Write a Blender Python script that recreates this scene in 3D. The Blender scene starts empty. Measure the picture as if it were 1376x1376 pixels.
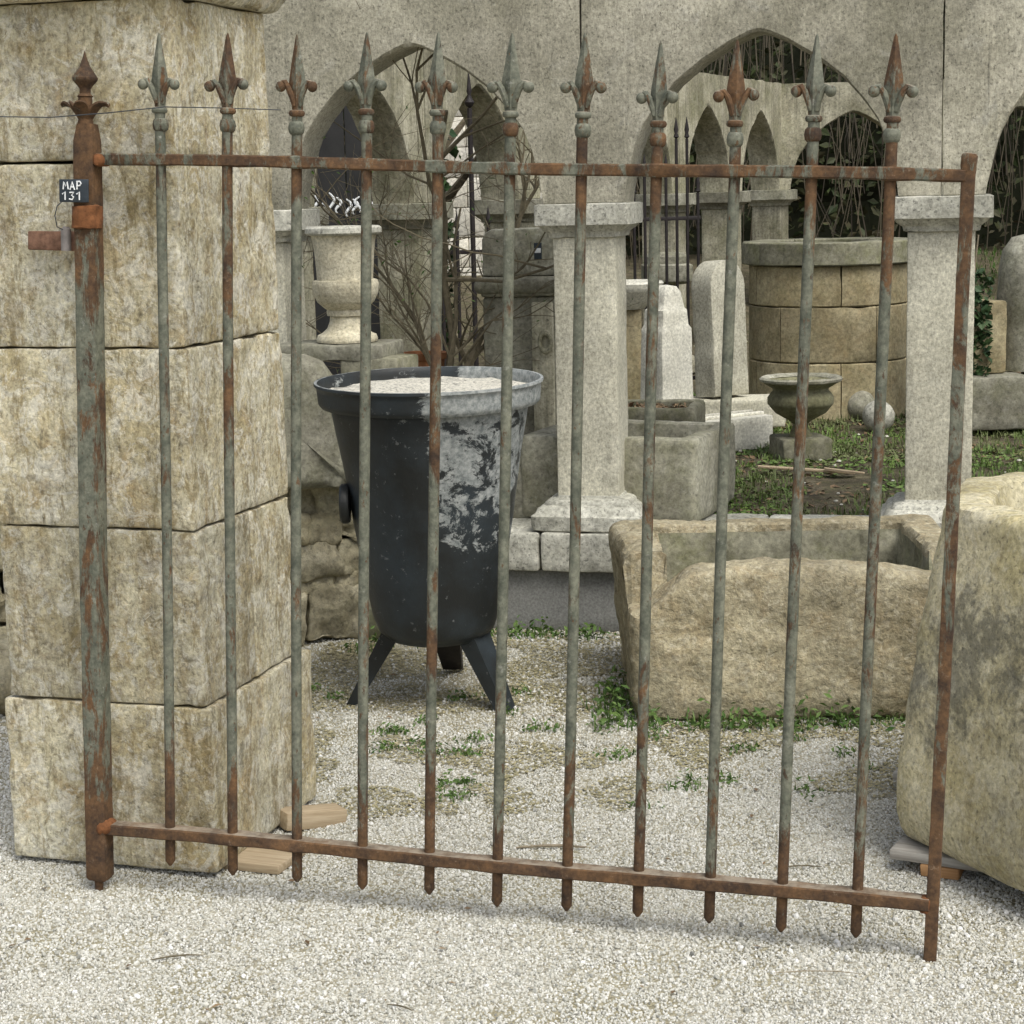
import bpy, math, random
import numpy as np
from mathutils import Vector, Matrix, noise
R = math.radians
random.seed(7); rng = np.random.default_rng(7)
sc = bpy.context.scene
C = sc.collection

# ------------------------------------------------------------------ camera, sky, sun, exposure
cam = bpy.data.objects.new('camera', bpy.data.cameras.new('camera')); C.objects.link(cam)
cam.data.sensor_width = 36; cam.data.lens = 2600 / 1376 * 36
cam.data.clip_start = 0.05; cam.data.clip_end = 400
cam.matrix_world = Matrix.Translation((0, 0, 1.6)) @ Matrix.Rotation(R(80.5), 4, 'X') @ Matrix.Rotation(R(-1.35), 4, 'Z')
sc.camera = cam
SUN_EL, SUN_AZ = 56, 148          # azimuth clockwise from +Y: behind the camera, to its right
w = bpy.data.worlds.new('World'); sc.world = w; w.use_nodes = True
nt = w.node_tree; nt.nodes.clear()
sky = nt.nodes.new('ShaderNodeTexSky'); sky.sky_type = 'NISHITA'; sky.sun_disc = False
sky.sun_elevation = R(SUN_EL); sky.sun_rotation = R(SUN_AZ); sky.dust_density = 4; sky.air_density = 1.0; sky.ozone_density = 0.6
hs = nt.nodes.new('ShaderNodeHueSaturation'); hs.inputs['Saturation'].default_value = 0.50
bg = nt.nodes.new('ShaderNodeBackground'); bg.inputs[1].default_value = 0.15
wo = nt.nodes.new('ShaderNodeOutputWorld')
nt.links.new(sky.outputs[0], hs.inputs['Color']); nt.links.new(hs.outputs[0], bg.inputs[0]); nt.links.new(bg.outputs[0], wo.inputs[0])
sun = bpy.data.objects.new('sun', bpy.data.lights.new('sun', 'SUN')); C.objects.link(sun)
sun.data.energy = 1.55; sun.data.angle = R(34); sun.data.color = (1, .995, .90)
_d = Vector((math.sin(R(SUN_AZ)) * math.cos(R(SUN_EL)), math.cos(R(SUN_AZ)) * math.cos(R(SUN_EL)), math.sin(R(SUN_EL))))
sun.rotation_euler = (_d).to_track_quat('Z', 'Y').to_euler(); sun.location = (3, -3, 8)
sc.view_settings.view_transform = 'Standard'; sc.view_settings.look = 'None'
sc.view_settings.exposure = 0.3; sc.view_settings.gamma = 1; sc.view_settings.use_curve_mapping = False
sc.render.engine = 'CYCLES'

# ------------------------------------------------------------------ scene-graph helpers
def tag(o, label=None, cat=None, group=None, kind=None):
    if label: o['label'] = label
    if cat: o['category'] = cat
    if group: o['group'] = group
    if kind: o['kind'] = kind
    return o
def thing(name, label, cat, loc=(0, 0, 0), rz=0, group=None):
    o = bpy.data.objects.new(name, None); C.objects.link(o); o.empty_display_size = .1
    o.location = loc; o.rotation_euler = (0, 0, R(rz))
    return tag(o, label, cat, group)
def obj(name, geo, mat, parent=None, smooth=True, loc=None, rot=None):
    """geo = (verts, faces) or a mesh"""
    if isinstance(geo, bpy.types.Mesh): me = geo
    else:
        v, f = geo[0], geo[1]
        me = bpy.data.meshes.new(name); me.from_pydata([tuple(map(float, p)) for p in v], [], [tuple(int(i) for i in q) for q in f])
        if smooth:
            me.shade_smooth()
            try: me.set_sharp_from_angle(angle=R(42))
            except Exception: pass
        me.update()
        ms = mat if isinstance(mat, (list, tuple)) else [mat]
        for m in ms: me.materials.append(m)
        if len(geo) > 2: me.polygons.foreach_set('material_index', list(geo[2]))
    o = bpy.data.objects.new(name, me); C.objects.link(o)
    if parent: o.parent = parent
    if loc is not None: o.location = loc
    if rot is not None: o.rotation_euler = rot
    return o

# ------------------------------------------------------------------ geometry helpers
def join(*gs):
    V, F, n = [], [], 0
    for v, f in gs:
        V += list(v); F += [tuple(i + n for i in q) for q in f]; n += len(v)
    return V, F
def xf(g, M=None, loc=None, rz=None):
    if M is None:
        M = Matrix.Translation(loc or (0, 0, 0)) @ Matrix.Rotation(R(rz or 0), 4, 'Z')
    A = np.array(M); v = np.array(g[0], float)
    return (v @ A[:3, :3].T + A[:3, 3], g[1])
def fbm(p, oc=3):
    s, a, q = 0.0, 1.0, Vector(p)
    for _ in range(oc):
        s += a * noise.noise(q); a *= .5; q = q * 2.03 + Vector((3.1, 1.7, 5.3))
    return s
def normals(V, F):
    N = np.zeros_like(V)
    for f in F:
        p = V[list(f)]; c = p.mean(0); n = np.zeros(3)
        q = p - c; n = np.cross(q, np.roll(q, -1, 0)).sum(0)
        for i in f: N[i] += n
    l = np.linalg.norm(N, axis=1); l[l == 0] = 1
    return N / l[:, None]
def rough(g, amp, freq, seed=0, oc=3, chip=0, cf=6, floor=None):
    """real relief: fractal displacement along the normal, plus chipped-off dents"""
    V = np.array(g[0], float); F = g[1]; N = normals(V, F)
    o = Vector((seed * 7.13, seed * 3.7, seed * 1.9)); out = V.copy()
    for i, p in enumerate(V):
        q = Vector(p)
        d = amp * fbm(q * freq + o, oc)
        if chip:
            c = noise.noise(q * cf + o * 2) + .35 * noise.noise(q * cf * 3.1 + o) - .28
            if c > 0: d -= chip * min(c * 2.5, 1)
        out[i] += N[i] * d
    if floor is not None: out[:, 2] = np.where(V[:, 2] <= floor + 1e-4, V[:, 2], out[:, 2])
    return out, F
def rrect(hx, hy, r, z, ns=6, nc=3, cx=0, cy=0):
    hx = max(hx, .0005); hy = max(hy, .0005); r = min(r, hx * .98, hy * .98); pts = []
    cs = [(hx - r, hy - r, 0), (-hx + r, hy - r, 90), (-hx + r, -hy + r, 180), (hx - r, -hy + r, 270)]
    for k, (x, y, a) in enumerate(cs):
        for j in range(nc + 1):
            t = R(a + 90 * j / nc); pts.append((x + r * math.cos(t), y + r * math.sin(t)))
        x2, y2, a2 = cs[(k + 1) % 4]; e0 = pts[-1]; t = R(a2); e1 = (x2 + r * math.cos(t), y2 + r * math.sin(t))
        for j in range(1, ns): pts.append((e0[0] + (e1[0] - e0[0]) * j / ns, e0[1] + (e1[1] - e0[1]) * j / ns))
    return [(p[0] + cx, p[1] + cy, z) for p in pts]
def circ(r, z, n=40, cx=0, cy=0, f=None):
    return [(cx + r * (f(2 * math.pi * i / n) if f else 1) * math.cos(2 * math.pi * i / n), cy + r * (f(2 * math.pi * i / n) if f else 1) * math.sin(2 * math.pi * i / n), z) for i in range(n)]
def loft(rings, cap0=True, cap1=True):
    n = len(rings[0]); V = [p for r in rings for p in r]; F = []
    for k in range(len(rings) - 1):
        for i in range(n):
            j = (i + 1) % n; F.append((k * n + i, k * n + j, (k + 1) * n + j, (k + 1) * n + i))
    if cap0: F.append(tuple(range(n))[::-1])
    if cap1: F.append(tuple((len(rings) - 1) * n + i for i in range(n)))
    return V, F
def dense(prof, step):
    out = [prof[0]]
    for a, b in zip(prof, prof[1:]):
        L = math.dist(a, b); m = max(1, int(math.ceil(L / step)))
        for j in range(1, m + 1): out.append(tuple(a[k] + (b[k] - a[k]) * j / m for k in range(len(a))))
    return out
def block(sx, sy, sz, r=.012, step=.03, z0=0, taper=0):
    """rounded-edge stone block, centred in x,y, base at z0"""
    hx, hy = sx / 2, sy / 2; m = min(hx, hy)
    pr = [(m * .97, 0), (r, 0), (r * .3, r * .3), (0, r), (0, sz - r), (r * .3, sz - r * .3), (r, sz), (m * .97, sz)]
    pr = dense(pr, step); ns = max(2, int(max(sx, sy) / step))
    return loft([rrect(hx - d - taper * z / sz, hy - d - taper * z / sz, max(r * 1.1 - d * .5, .0006), z + z0, ns, 2) for d, z in pr])
def lathe(prof, n=40, step=.02, f=None, cap0=True, cap1=True):
    return loft([circ(max(r, .0004), z, n, f=f) for r, z in dense(prof, step)], cap0, cap1)
def sq_lathe(prof, ch=.012, step=.03, ns=8):
    return loft([rrect(h, h, ch, z, ns, 2) for h, z in dense(prof, step)])
def tube(pts, rad, n=8, cap=True):
    P = [Vector(p) for p in pts]; rings = []
    if not isinstance(rad, (list, tuple)): rad = [rad] * len(P)
    ref = None
    for i, p in enumerate(P):
        t = (P[min(i + 1, len(P) - 1)] - P[max(i - 1, 0)]).normalized()
        if ref is None: ref = t.orthogonal().normalized()
        ref = (ref - t * ref.dot(t)).normalized(); b = t.cross(ref)
        rings.append([tuple(p + (ref * math.cos(2 * math.pi * k / n) + b * math.sin(2 * math.pi * k / n)) * rad[i]) for k in range(n)])
    return loft(rings, cap, cap)
def ball(r, c=(0, 0, 0), n=14, m=9, sz=1):
    pr = [(r * math.sin(math.pi * k / m), -r * sz * math.cos(math.pi * k / m)) for k in range(m + 1)]
    return xf(loft([circ(max(a, .0003), z, n) for a, z in pr]), loc=c)
def bar_between(a, b, wx, wy, side=Vector((1, 0, 0)), n=1):
    a, b = Vector(a), Vector(b); t = (b - a).normalized(); s = (side - t * side.dot(t)).normalized(); u = t.cross(s)
    rings = []
    for k in range(n + 1):
        p = a + (b - a) * k / n
        rings.append([tuple(p + s * sx * wx / 2 + u * sy * wy / 2) for sx, sy in ((-1, -1), (1, -1), (1, 1), (-1, 1))])
    return loft(rings)
def prism(outline, depth, r=.008, step=.02):
    """outline in x,z extruded along y (centred), edges eased, outline resampled"""
    pts = []
    for a, b in zip(outline, outline[1:] + outline[:1]):
        m = max(1, int(math.dist(a, b) / step))
        pts += [(a[0] + (b[0] - a[0]) * j / m, a[1] + (b[1] - a[1]) * j / m) for j in range(m)]
    P = np.array(pts); c = P.mean(0); A = .5 * np.sum(P[:, 0] * np.roll(P[:, 1], -1) - np.roll(P[:, 0], -1) * P[:, 1])
    if A < 0: P = P[::-1]
    T = np.roll(P, -1, 0) - np.roll(P, 1, 0); T /= np.linalg.norm(T, axis=1)[:, None] + 1e-9; Nn = np.stack([T[:, 1], -T[:, 0]], 1)
    rings = []
    ys = [(-depth / 2, .6), (-depth / 2, r), (-depth / 2 + r * .3, r * .3), (-depth / 2 + r, 0)]
    k = max(1, int(depth / step)); ys += [(-depth / 2 + r + (depth - 2 * r) * j / k, 0) for j in range(1, k + 1)]
    ys += [(depth / 2 - r * .3, r * .3), (depth / 2, r), (depth / 2, .6)]
    for y, d in ys:
        if d == .6:
            for s in ((.25, .5, .75) if y > 0 else (.75, .5, .25)):
                Q = (P - Nn * r) + (c - P) * s if False else c + (P - Nn * r - c) * (1 - s); rings.append([(q[0], y, q[1]) for q in Q])
        else:
            Q = P - Nn * d; rings.append([(q[0], y, q[1]) for q in Q])
    g = loft(rings); return g[0], [f[::-1] for f in g[1]]

# ------------------------------------------------------------------ materials
def M(name):
    m = bpy.data.materials.new(name); m.use_nodes = True; return m
class NT:
    def __init__(s, m):
        s.t = m.node_tree; s.n = s.t.nodes; s.b = s.n['Principled BSDF']
        tc = s.n.new('ShaderNodeTexCoord'); oi = s.n.new('ShaderNodeObjectInfo')
        mu = s.n.new('ShaderNodeVectorMath'); mu.operation = 'SCALE'; mu.inputs[0].default_value = (31, 17, 23); s.l(oi.outputs['Random'], mu.inputs['Scale'])
        ad = s.n.new('ShaderNodeVectorMath'); ad.operation = 'ADD'; s.l(tc.outputs['Object'], ad.inputs[0]); s.l(mu.outputs[0], ad.inputs[1])
        s.co = ad.outputs[0]; s.raw = tc.outputs['Object']; s.rnd = oi.outputs['Random']
    def l(s, a, b): s.t.links.new(a, b)
    def mp(s, sc=(1, 1, 1), rot=(0, 0, 0), co=None):
        m = s.n.new('ShaderNodeMapping'); m.inputs['Scale'].default_value = sc; m.inputs['Rotation'].default_value = rot
        s.l(co or s.co, m.inputs[0]); return m.outputs[0]
    def noise(s, scale, det=6, rough=.6, co=None, dist=0):
        t = s.n.new('ShaderNodeTexNoise'); t.inputs['Scale'].default_value = scale; t.inputs['Detail'].default_value = det
        t.inputs['Roughness'].default_value = rough; t.inputs['Distortion'].default_value = dist
        s.l(co or s.co, t.inputs['Vector']); return t.outputs['Fac']
    def vor(s, scale, co=None, out='Distance', feat='F1'):
        t = s.n.new('ShaderNodeTexVoronoi'); t.inputs['Scale'].default_value = scale; t.feature = feat
        s.l(co or s.co, t.inputs['Vector']); return t.outputs[out]
    def ramp(s, v, *st):
        r = s.n.new('ShaderNodeValToRGB'); e = r.color_ramp.elements
        while len(e) < len(st): e.new(.5)
        for i, (p, c) in enumerate(st):
            e[i].position = p; e[i].color = (c, c, c, 1) if not isinstance(c, (tuple, list)) else (*c, 1)
        s.l(v, r.inputs[0]); return r.outputs[0]
    def mix(s, f, a, b, mode='MIX'):
        m = s.n.new('ShaderNodeMix'); m.data_type = 'RGBA'; m.blend_type = mode
        for k, v in ((0, f), (6, a), (7, b)):
            if isinstance(v, (int, float)): m.inputs[k].default_value = v if k == 0 else (v, v, v, 1)
            elif isinstance(v, (tuple, list)): m.inputs[k].default_value = (*v, 1)
            else: s.l(v, m.inputs[k])
        return m.outputs[2]
    def math(s, op, a, b=0, clamp=False):
        m = s.n.new('ShaderNodeMath'); m.operation = op; m.use_clamp = clamp
        for k, v in ((0, a), (1, b)):
            if isinstance(v, (int, float)): m.inputs[k].default_value = v
            else: s.l(v, m.inputs[k])
        return m.outputs[0]
    def sep(s, v):
        n = s.n.new('ShaderNodeSeparateXYZ'); s.l(v, n.inputs[0]); return n.outputs
    def finish(s, col, rough=.9, bump=None, bs=.3, bd=.01, metal=0, spec=.3):
        s.l(col, s.b.inputs['Base Color']) if not isinstance(col, tuple) else setattr(s.b.inputs['Base Color'], 'default_value', (*col, 1))
        if isinstance(rough, (int, float)): s.b.inputs['Roughness'].default_value = rough
        else: s.l(rough, s.b.inputs['Roughness'])
        s.b.inputs['Metallic'].default_value = metal; s.b.inputs['Specular IOR Level'].default_value = spec
        if bump is not None:
            b = s.n.new('ShaderNodeBump'); b.inputs['Strength'].default_value = bs; b.inputs['Distance'].default_value = bd
            s.l(bump, b.inputs['Height']); s.l(b.outputs[0], s.b.inputs['Normal'])

def stone(name, ca, cb, cd=(.07, .065, .05), big=5, fine=60, streak=0., dirt=.3, speck=.3, white=0., green=0., stone2=None, bd=.006, bs=.5, pits=0., chisel=0., ochre=0., crust=0., patch=0.):
    m = M(name); s = NT(m)
    n1 = s.noise(big, 5, .65); n2 = s.noise(fine, 4, .7); n3 = s.noise(big * 4.3, 6, .7, dist=.6)
    col = s.mix(s.ramp(n1, (.36, 0), (.64, 1)), ca, cb)
    if ochre:
        f = s.math('MULTIPLY', s.ramp(s.noise(big * 2.1, 6, .72, dist=1), (.5, 0), (.66, 1)), ochre)
        col = s.mix(f, col, stone2 or (.40, .26, .11))
    if streak:
        st = s.noise(1, 5, .7, co=s.mp((34, 34, 2.2)))
        col = s.mix(s.math('MULTIPLY', s.ramp(st, (.45, 0), (.68, 1)), streak), col, tuple(c * .42 for c in ca))
        st2 = s.noise(1, 4, .6, co=s.mp((22, 22, 1.6), co=s.mp((1, 1, 1), (0, 0, .7))))
        col = s.mix(s.math('MULTIPLY', s.ramp(st2, (.52, 0), (.72, 1)), streak * .8), col, tuple(min(.8, c * 1.35 + .03) for c in cb))
    if dirt:
        col = s.mix(s.math('MULTIPLY', s.ramp(n3, (.5, 0), (.72, 1)), dirt), col, cd)
    if green:
        col = s.mix(s.math('MULTIPLY', s.ramp(s.noise(big * 1.3, 5, .7), (.45, 0), (.65, 1)), green), col, (.12, .125, .05))
    if white:
        col = s.mix(s.math('MULTIPLY', s.ramp(s.noise(big * 3.1, 7, .75, dist=.4), (.56, 0), (.66, 1)), white), col, (.58, .57, .52))
    if speck:
        v = s.noise(fine * 1.3, 2, .5); col = s.mix(s.math('MULTIPLY', s.ramp(v, (.60, 0), (.68, 1)), speck), col, cd)
    if patch:
        k = s.noise(big * 3.6, 9, .78, dist=.9); col = s.mix(s.math('MULTIPLY', s.ramp(k, (.515, 0), (.555, 1)), patch * .8), col, (.64, .62, .54))
        k = s.noise(big * 5, 9, .78, co=s.mp((1, 1, .30)), dist=.5); col = s.mix(s.math('MULTIPLY', s.ramp(k, (.535, 0), (.58, 1)), patch * .9), col, (.22, .17, .08))
        k = s.noise(big * 7, 8, .8, co=s.mp((1, 1, .6), (0, 0, 1)), dist=1.2); col = s.mix(s.math('MULTIPLY', s.ramp(k, (.56, 0), (.60, 1)), patch * .75), col, (.13, .115, .08))
        k = s.noise(big * 2.2, 6, .7, dist=.8); col = s.mix(s.math('MULTIPLY', s.ramp(k, (.56, 0), (.66, 1)), patch * .5), col, (.34, .33, .30))
    if crust:
        k = s.noise(big * 9, 6, .75, dist=.8); col = s.mix(s.math('MULTIPLY', s.ramp(k, (.52, 0), (.60, 1)), crust * .7), col, (.62, .58, .47))
        k2 = s.noise(big * 12, 6, .75, co=s.mp((1, 1, .5)), dist=.5); col = s.mix(s.math('MULTIPLY', s.ramp(k2, (.55, 0), (.64, 1)), crust), col, (.19, .145, .08))
    tone = s.ramp(s.rnd, (0, .84), (.5, 1.0), (1, 1.13)); col = s.mix(1.0, col, tone, 'MULTIPLY')
    big2 = s.noise(big * .45, 4, .6); col = s.mix(1.0, col, s.ramp(big2, (.35, .80), (.65, 1.16)), 'MULTIPLY')
    g = s.ramp(n2, (.25, .56), (.75, 1.42)); col = s.mix(1.0, col, g, 'MULTIPLY')
    h = s.math('ADD', s.math('MULTIPLY', n2, .45), s.math('MULTIPLY', n3, .8))
    if pits: h = s.math('SUBTRACT', h, s.math('MULTIPLY', s.ramp(s.noise(38, 2, .5), (.58, 0), (.66, 1)), pits))
    if chisel:
        c1 = s.noise(1, 3, .6, co=s.mp((150, 120, 48), (0, .75, 0))); h = s.math('ADD', h, s.math('MULTIPLY', c1, chisel))
        col = s.mix(.38, col, s.mix(1, col, s.ramp(c1, (.35, .62), (.65, 1.25)), 'MULTIPLY'))
    s.finish(col, .92, h, bs, bd, spec=.2); return m

m_pier = stone('pier limestone', (.42, .355, .205), (.59, .555, .42), big=4.2, fine=85, streak=.42, dirt=.36, cd=(.15, .125, .085), white=.5, ochre=.6, stone2=(.34, .23, .10), patch=.75, speck=.5, bs=.7, pits=.25, green=.0, crust=.5)
m_wall = stone('tooled grey limestone', (.27, .255, .195), (.47, .445, .36), big=2.2, fine=85, dirt=.30, white=.22, green=.12, speck=.55, chisel=.35, streak=.0, bs=.5, pits=.12)
m_wing = stone('weathered arcade stone', (.23, .215, .15), (.46, .435, .33), big=3.4, fine=60, streak=.5, dirt=.35, green=.45, speck=.45, white=.15)
m_pill = stone('pale pillar stone', (.44, .42, .33), (.56, .54, .44), big=4, fine=90, dirt=.18, white=.15, speck=.3, streak=.0, chisel=.12, bs=.4)
m_cap = stone('lichened capital stone', (.36, .355, .30), (.54, .53, .46), cd=(.09, .09, .08), big=9, fine=70, dirt=.55, white=.3, speck=.6)
m_rough = stone('rough brown sandstone', (.225, .195, .125), (.38, .34, .235), big=4, fine=55, dirt=.40, ochre=.22, stone2=(.33, .22, .10), speck=.4, bd=.014, bs=.8, pits=.12, crust=.35)
m_basin = stone('basin limestone', (.41, .36, .20), (.58, .53, .37), big=4, fine=70, dirt=.22, ochre=.22, stone2=(.36, .27, .12), speck=.5, bs=.6, pits=.15, crust=.3, patch=.25)
m_grey = stone('grey weathered stone', (.20, .19, .145), (.37, .36, .29), big=5, fine=55, dirt=.4, green=.35, white=.16, speck=.4)
m_dgrey = stone('dark mossy stone', (.14, .135, .095), (.25, .24, .18), big=6, fine=50, dirt=.45, green=.5, white=.1, speck=.3)
m_white = stone('freshly cut white stone', (.52, .505, .43), (.62, .605, .53), big=5, fine=80, dirt=.06, speck=.1, bs=.3)
m_cream = stone('cream vase stone', (.43, .39, .28), (.55, .515, .40), big=6, fine=80, dirt=.2, speck=.35, white=.15)
m_ochre = stone('ochre well stone', (.27, .225, .13), (.42, .365, .235), big=5, fine=55, dirt=.32, green=.22, ochre=.3, stone2=(.30, .205, .10), speck=.3)
m_olive = stone('olive glazed urn', (.17, .165, .095), (.27, .26, .165), big=7, fine=60, dirt=.25, speck=.2, green=.3)
m_rubble = stone('rubble stone', (.28, .245, .155), (.42, .385, .28), big=6, fine=40, dirt=.45, green=.25, white=.2, speck=.4, bd=.01, bs=.8)
m_render = stone('grey cement render', (.235, .235, .225), (.30, .30, .285), big=3, fine=110, dirt=.2, speck=.1, bs=.3)
m_soil = stone('soil and leaf litter', (.085, .07, .045), (.19, .16, .105), big=9, fine=45, dirt=.5, green=.55, white=.12, bd=.02, bs=1)
m_house = stone('pale house wall', (.55, .52, .44), (.66, .63, .55), big=3, fine=40, dirt=.2, speck=.2)
m_bark = stone('bark', (.075, .06, .04), (.15, .125, .09), big=14, fine=60, dirt=.3, green=.2)
m_mortar = stone('earth behind rubble', (.07, .06, .04), (.12, .10, .07), big=9, fine=45)

# basin: dark lichen patch on the flank, in the middle of its height
def basin_mat():
    s = NT(m_basin); b = s.b; src = b.inputs['Base Color'].links[0].from_socket
    z = s.sep(s.raw)[2]
    n = s.noise(5, 8, .75, dist=.4)
    band = s.ramp(z, (.18, 0), (.36, 1), (.60, 1), (.72, 0))
    fn = s.noise(45, 5, .75); f = s.math('MULTIPLY', s.ramp(s.math('ADD', s.math('ADD', n, s.math('MULTIPLY', fn, .30)), s.math('MULTIPLY', band, .15)), (.74, 0), (.86, 1)), .66)
    s.l(s.mix(f, src, (.085, .085, .07)), b.inputs['Base Color'])
basin_mat()

def iron(name, rust, zr=True):
    """old grey-green paint over rust"""
    m = M(name); s = NT(m)
    n = s.noise(15, 9, .76, co=s.mp((1, 1, .30)), dist=.4); nf = s.noise(120, 3, .6); n2 = s.noise(26, 5, .7)
    z = s.sep(s.raw)[2]
    t = s.math('ADD', n, rust)
    if zr:  # rails' joints and the foot of every bar have rusted most
        t = s.math('ADD', t, s.ramp(z, (0.0, .22), (.06, .10), (.30, 0)))
        if zr == 'post': t = s.math('ADD', t, s.ramp(s.math('MULTIPLY', z, .5), (.59, 0), (.70, .09), (.78, .22)))
        t = s.math('ADD', t, s.ramp(s.math('ABSOLUTE', s.math('SUBTRACT', z, 1.50)), (.02, .12), (.10, 0)))
    paint = s.mix(s.ramp(n2, (.35, 0), (.65, 1)), (.080, .088, .066), (.185, .188, .142))
    paint = s.mix(s.math('MULTIPLY', s.ramp(s.noise(34, 6, .8), (.60, 0), (.67, 1)), .55), paint, (.34, .34, .30))
    rc = s.mix(s.ramp(s.noise(17, 6, .7), (.35, 0), (.66, 1)), (.045, .029, .020), (.150, .082, .038))
    rc = s.mix(s.math('MULTIPLY', s.ramp(s.noise(46, 5, .8), (.60, 0), (.70, 1)), .55), rc, (.27, .20, .14))
    f = s.ramp(t, (.53, 0), (.585, 1))
    fl = s.noise(70, 4, .7, co=s.mp((1, 1, .5))); f = s.math('MAXIMUM', f, s.math('MULTIPLY', s.ramp(s.math('ADD', fl, s.math('MULTIPLY', t, .25)), (.735, 0), (.765, 1)), .85))
    col = s.mix(f, paint, rc); col = s.mix(1, col, s.ramp(nf, (.3, .7), (.7, 1.25)), 'MULTIPLY')
    ge = s.n.new('ShaderNodeNewGeometry'); up = s.sep(ge.outputs['Normal'])[2]   # settled dust
    du = s.math('MULTIPLY', s.ramp(up, (.75, 0), (.95, 1)), s.ramp(n2, (.4, .25), (.6, .75)))
    col = s.mix(du, col, (.36, .31, .24))
    h = s.math('ADD', s.math('MULTIPLY', nf, .5), s.math('ADD', s.math('MULTIPLY', f, -.35), n2))
    s.finish(col, s.ramp(f, (0, .62), (1, .9)), h, .5, .002, spec=.35); return m
m_bar = [iron('painted iron bar', -.045), iron('painted iron bar worn', -.005), iron('painted iron bar rusty', .03)]
m_post = iron('rusted gate post', .035, 'post'); m_rail = iron('rusted rail', .085, False); m_stile = iron('rusted end stile', .075); m_lrail = iron('rusted lower rail', .22, False)
m_fin = iron('cast finial', .0, False); m_finr = iron('rusty cast finial', .07, False)
m_finpost = iron('rusted post finial', .13, False)
def simple(name, c, r=.8, v=.25, sc=30, spec=.3):
    m = M(name); s = NT(m); n = s.noise(sc, 5, .7)
    s.finish(s.mix(1, c, s.ramp(n, (.3, 1 - v), (.7, 1 + v)), 'MULTIPLY'), r, n, .3, .003, spec=spec); return m
m_orust = simple('bright orange rust', (.17, .07, .028), .95, .5, 50)
m_redrust = simple('dull red rust', (.19, .105, .07), .95, .45, 60)
m_zinc = simple('dull zinc', (.22, .20, .19), .5, .3)
m_wire = simple('dark wire', (.05, .055, .06), .6)
m_tag = simple('slate tag', (.035, .045, .055), .6)
m_chalk = simple('white marker', (.75, .77, .78), .8, .08)
m_black = simple('black iron', (.022, .018, .018), .6, .4)
m_blackp = simple('black sheet', (.022, .022, .022), .7, .35, 6)
m_terra = simple('terracotta', (.34, .15, .07), .9)
m_redc = simple('red cloth', (.38, .04, .06), .9); m_bluec = simple('blue cloth', (.045, .07, .17), .9)

def wood(name, a, b):
    m = M(name); s = NT(m); n = s.noise(1, 6, .65, co=s.mp((6, 90, 90)), dist=.4)
    s.finish(s.mix(s.ramp(n, (.35, 0), (.65, 1)), a, b), .85, n, .4, .002); return m
m_wood = wood('fresh sawn wood', (.33, .25, .155), (.48, .39, .27)); m_woodg = wood('grey weathered plank', (.27, .25, .22), (.46, .44, .40)); m_woodo = wood('orange chipboard block', (.36, .19, .08), (.50, .29, .14))
m_twig = simple('grey brown twig', (.135, .115, .075), .9, .35, 40); m_twig2 = simple('dead stem', (.24, .20, .14), .9, .3, 20)

def vat_mat():
    m = M('tarred iron with flaking white coat'); s = NT(m)
    x, y, z = s.sep(s.raw)
    n = s.noise(9, 10, .78, co=s.mp((1, 1, 1.3), co=s.raw), dist=.45); nf = s.noise(55, 4, .7)
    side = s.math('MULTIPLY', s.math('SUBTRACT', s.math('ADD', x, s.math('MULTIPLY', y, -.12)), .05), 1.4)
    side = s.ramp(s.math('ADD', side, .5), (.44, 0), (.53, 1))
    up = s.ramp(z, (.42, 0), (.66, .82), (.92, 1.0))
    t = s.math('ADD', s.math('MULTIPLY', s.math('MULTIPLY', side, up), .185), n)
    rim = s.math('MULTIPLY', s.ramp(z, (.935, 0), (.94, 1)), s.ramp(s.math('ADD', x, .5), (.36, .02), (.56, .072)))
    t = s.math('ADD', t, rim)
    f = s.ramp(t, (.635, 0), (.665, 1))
    base = s.mix(s.ramp(s.noise(4, 5, .6), (.4, 0), (.65, 1)), (.017, .019, .019), (.032, .042, .050))
    base = s.mix(s.math('MULTIPLY', s.ramp(s.noise(30, 4, .8), (.63, 0), (.68, 1)), .35), base, (.3, .31, .31))
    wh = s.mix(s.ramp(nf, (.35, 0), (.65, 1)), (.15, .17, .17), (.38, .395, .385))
    ge = s.n.new('ShaderNodeNewGeometry'); up2 = s.math('MULTIPLY', s.ramp(s.sep(ge.outputs['Normal'])[2], (.5, 0), (.8, 1)), s.ramp(z, (.99, 0), (.995, 1))); f = s.math('MAXIMUM', f, s.math('MULTIPLY', up2, s.ramp(s.noise(18, 5, .7), (.4, .15), (.55, .9))))
    s.finish(s.mix(f, base, wh), s.ramp(f, (0, .48), (1, .8)), s.math('ADD', nf, f), .35, .003, spec=.4); return m
m_vat = vat_mat()

def leafmat(name, a, b, c=None):
    m = M(name); s = NT(m)
    ge = s.n.new('ShaderNodeNewGeometry'); r = ge.outputs['Random Per Island']
    col = s.mix(r, a, b)
    if c: col = s.mix(s.ramp(s.noise(2.2, 3, .6, co=s.raw), (.45, 0), (.6, 1)), col, c)
    s.finish(col, .6, spec=.35)
    s.b.inputs['Transmission Weight'].default_value = 0
    return m
m_weed = leafmat('weed leaves', (.045, .10, .018), (.12, .19, .045))
m_grass = leafmat('ground cover', (.06, .11, .022), (.16, .24, .055), (.13, .15, .06))
m_hedge = leafmat('dark evergreen leaves', (.028, .045, .016), (.075, .10, .035), (.085, .075, .04))
m_ivy = leafmat('ivy leaves', (.02, .05, .018), (.05, .09, .03))
m_litter = leafmat('dead leaves', (.10, .06, .03), (.26, .18, .10))
m_stem = leafmat('bare hanging stems', (.035, .028, .02), (.12, .10, .065))

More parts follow.
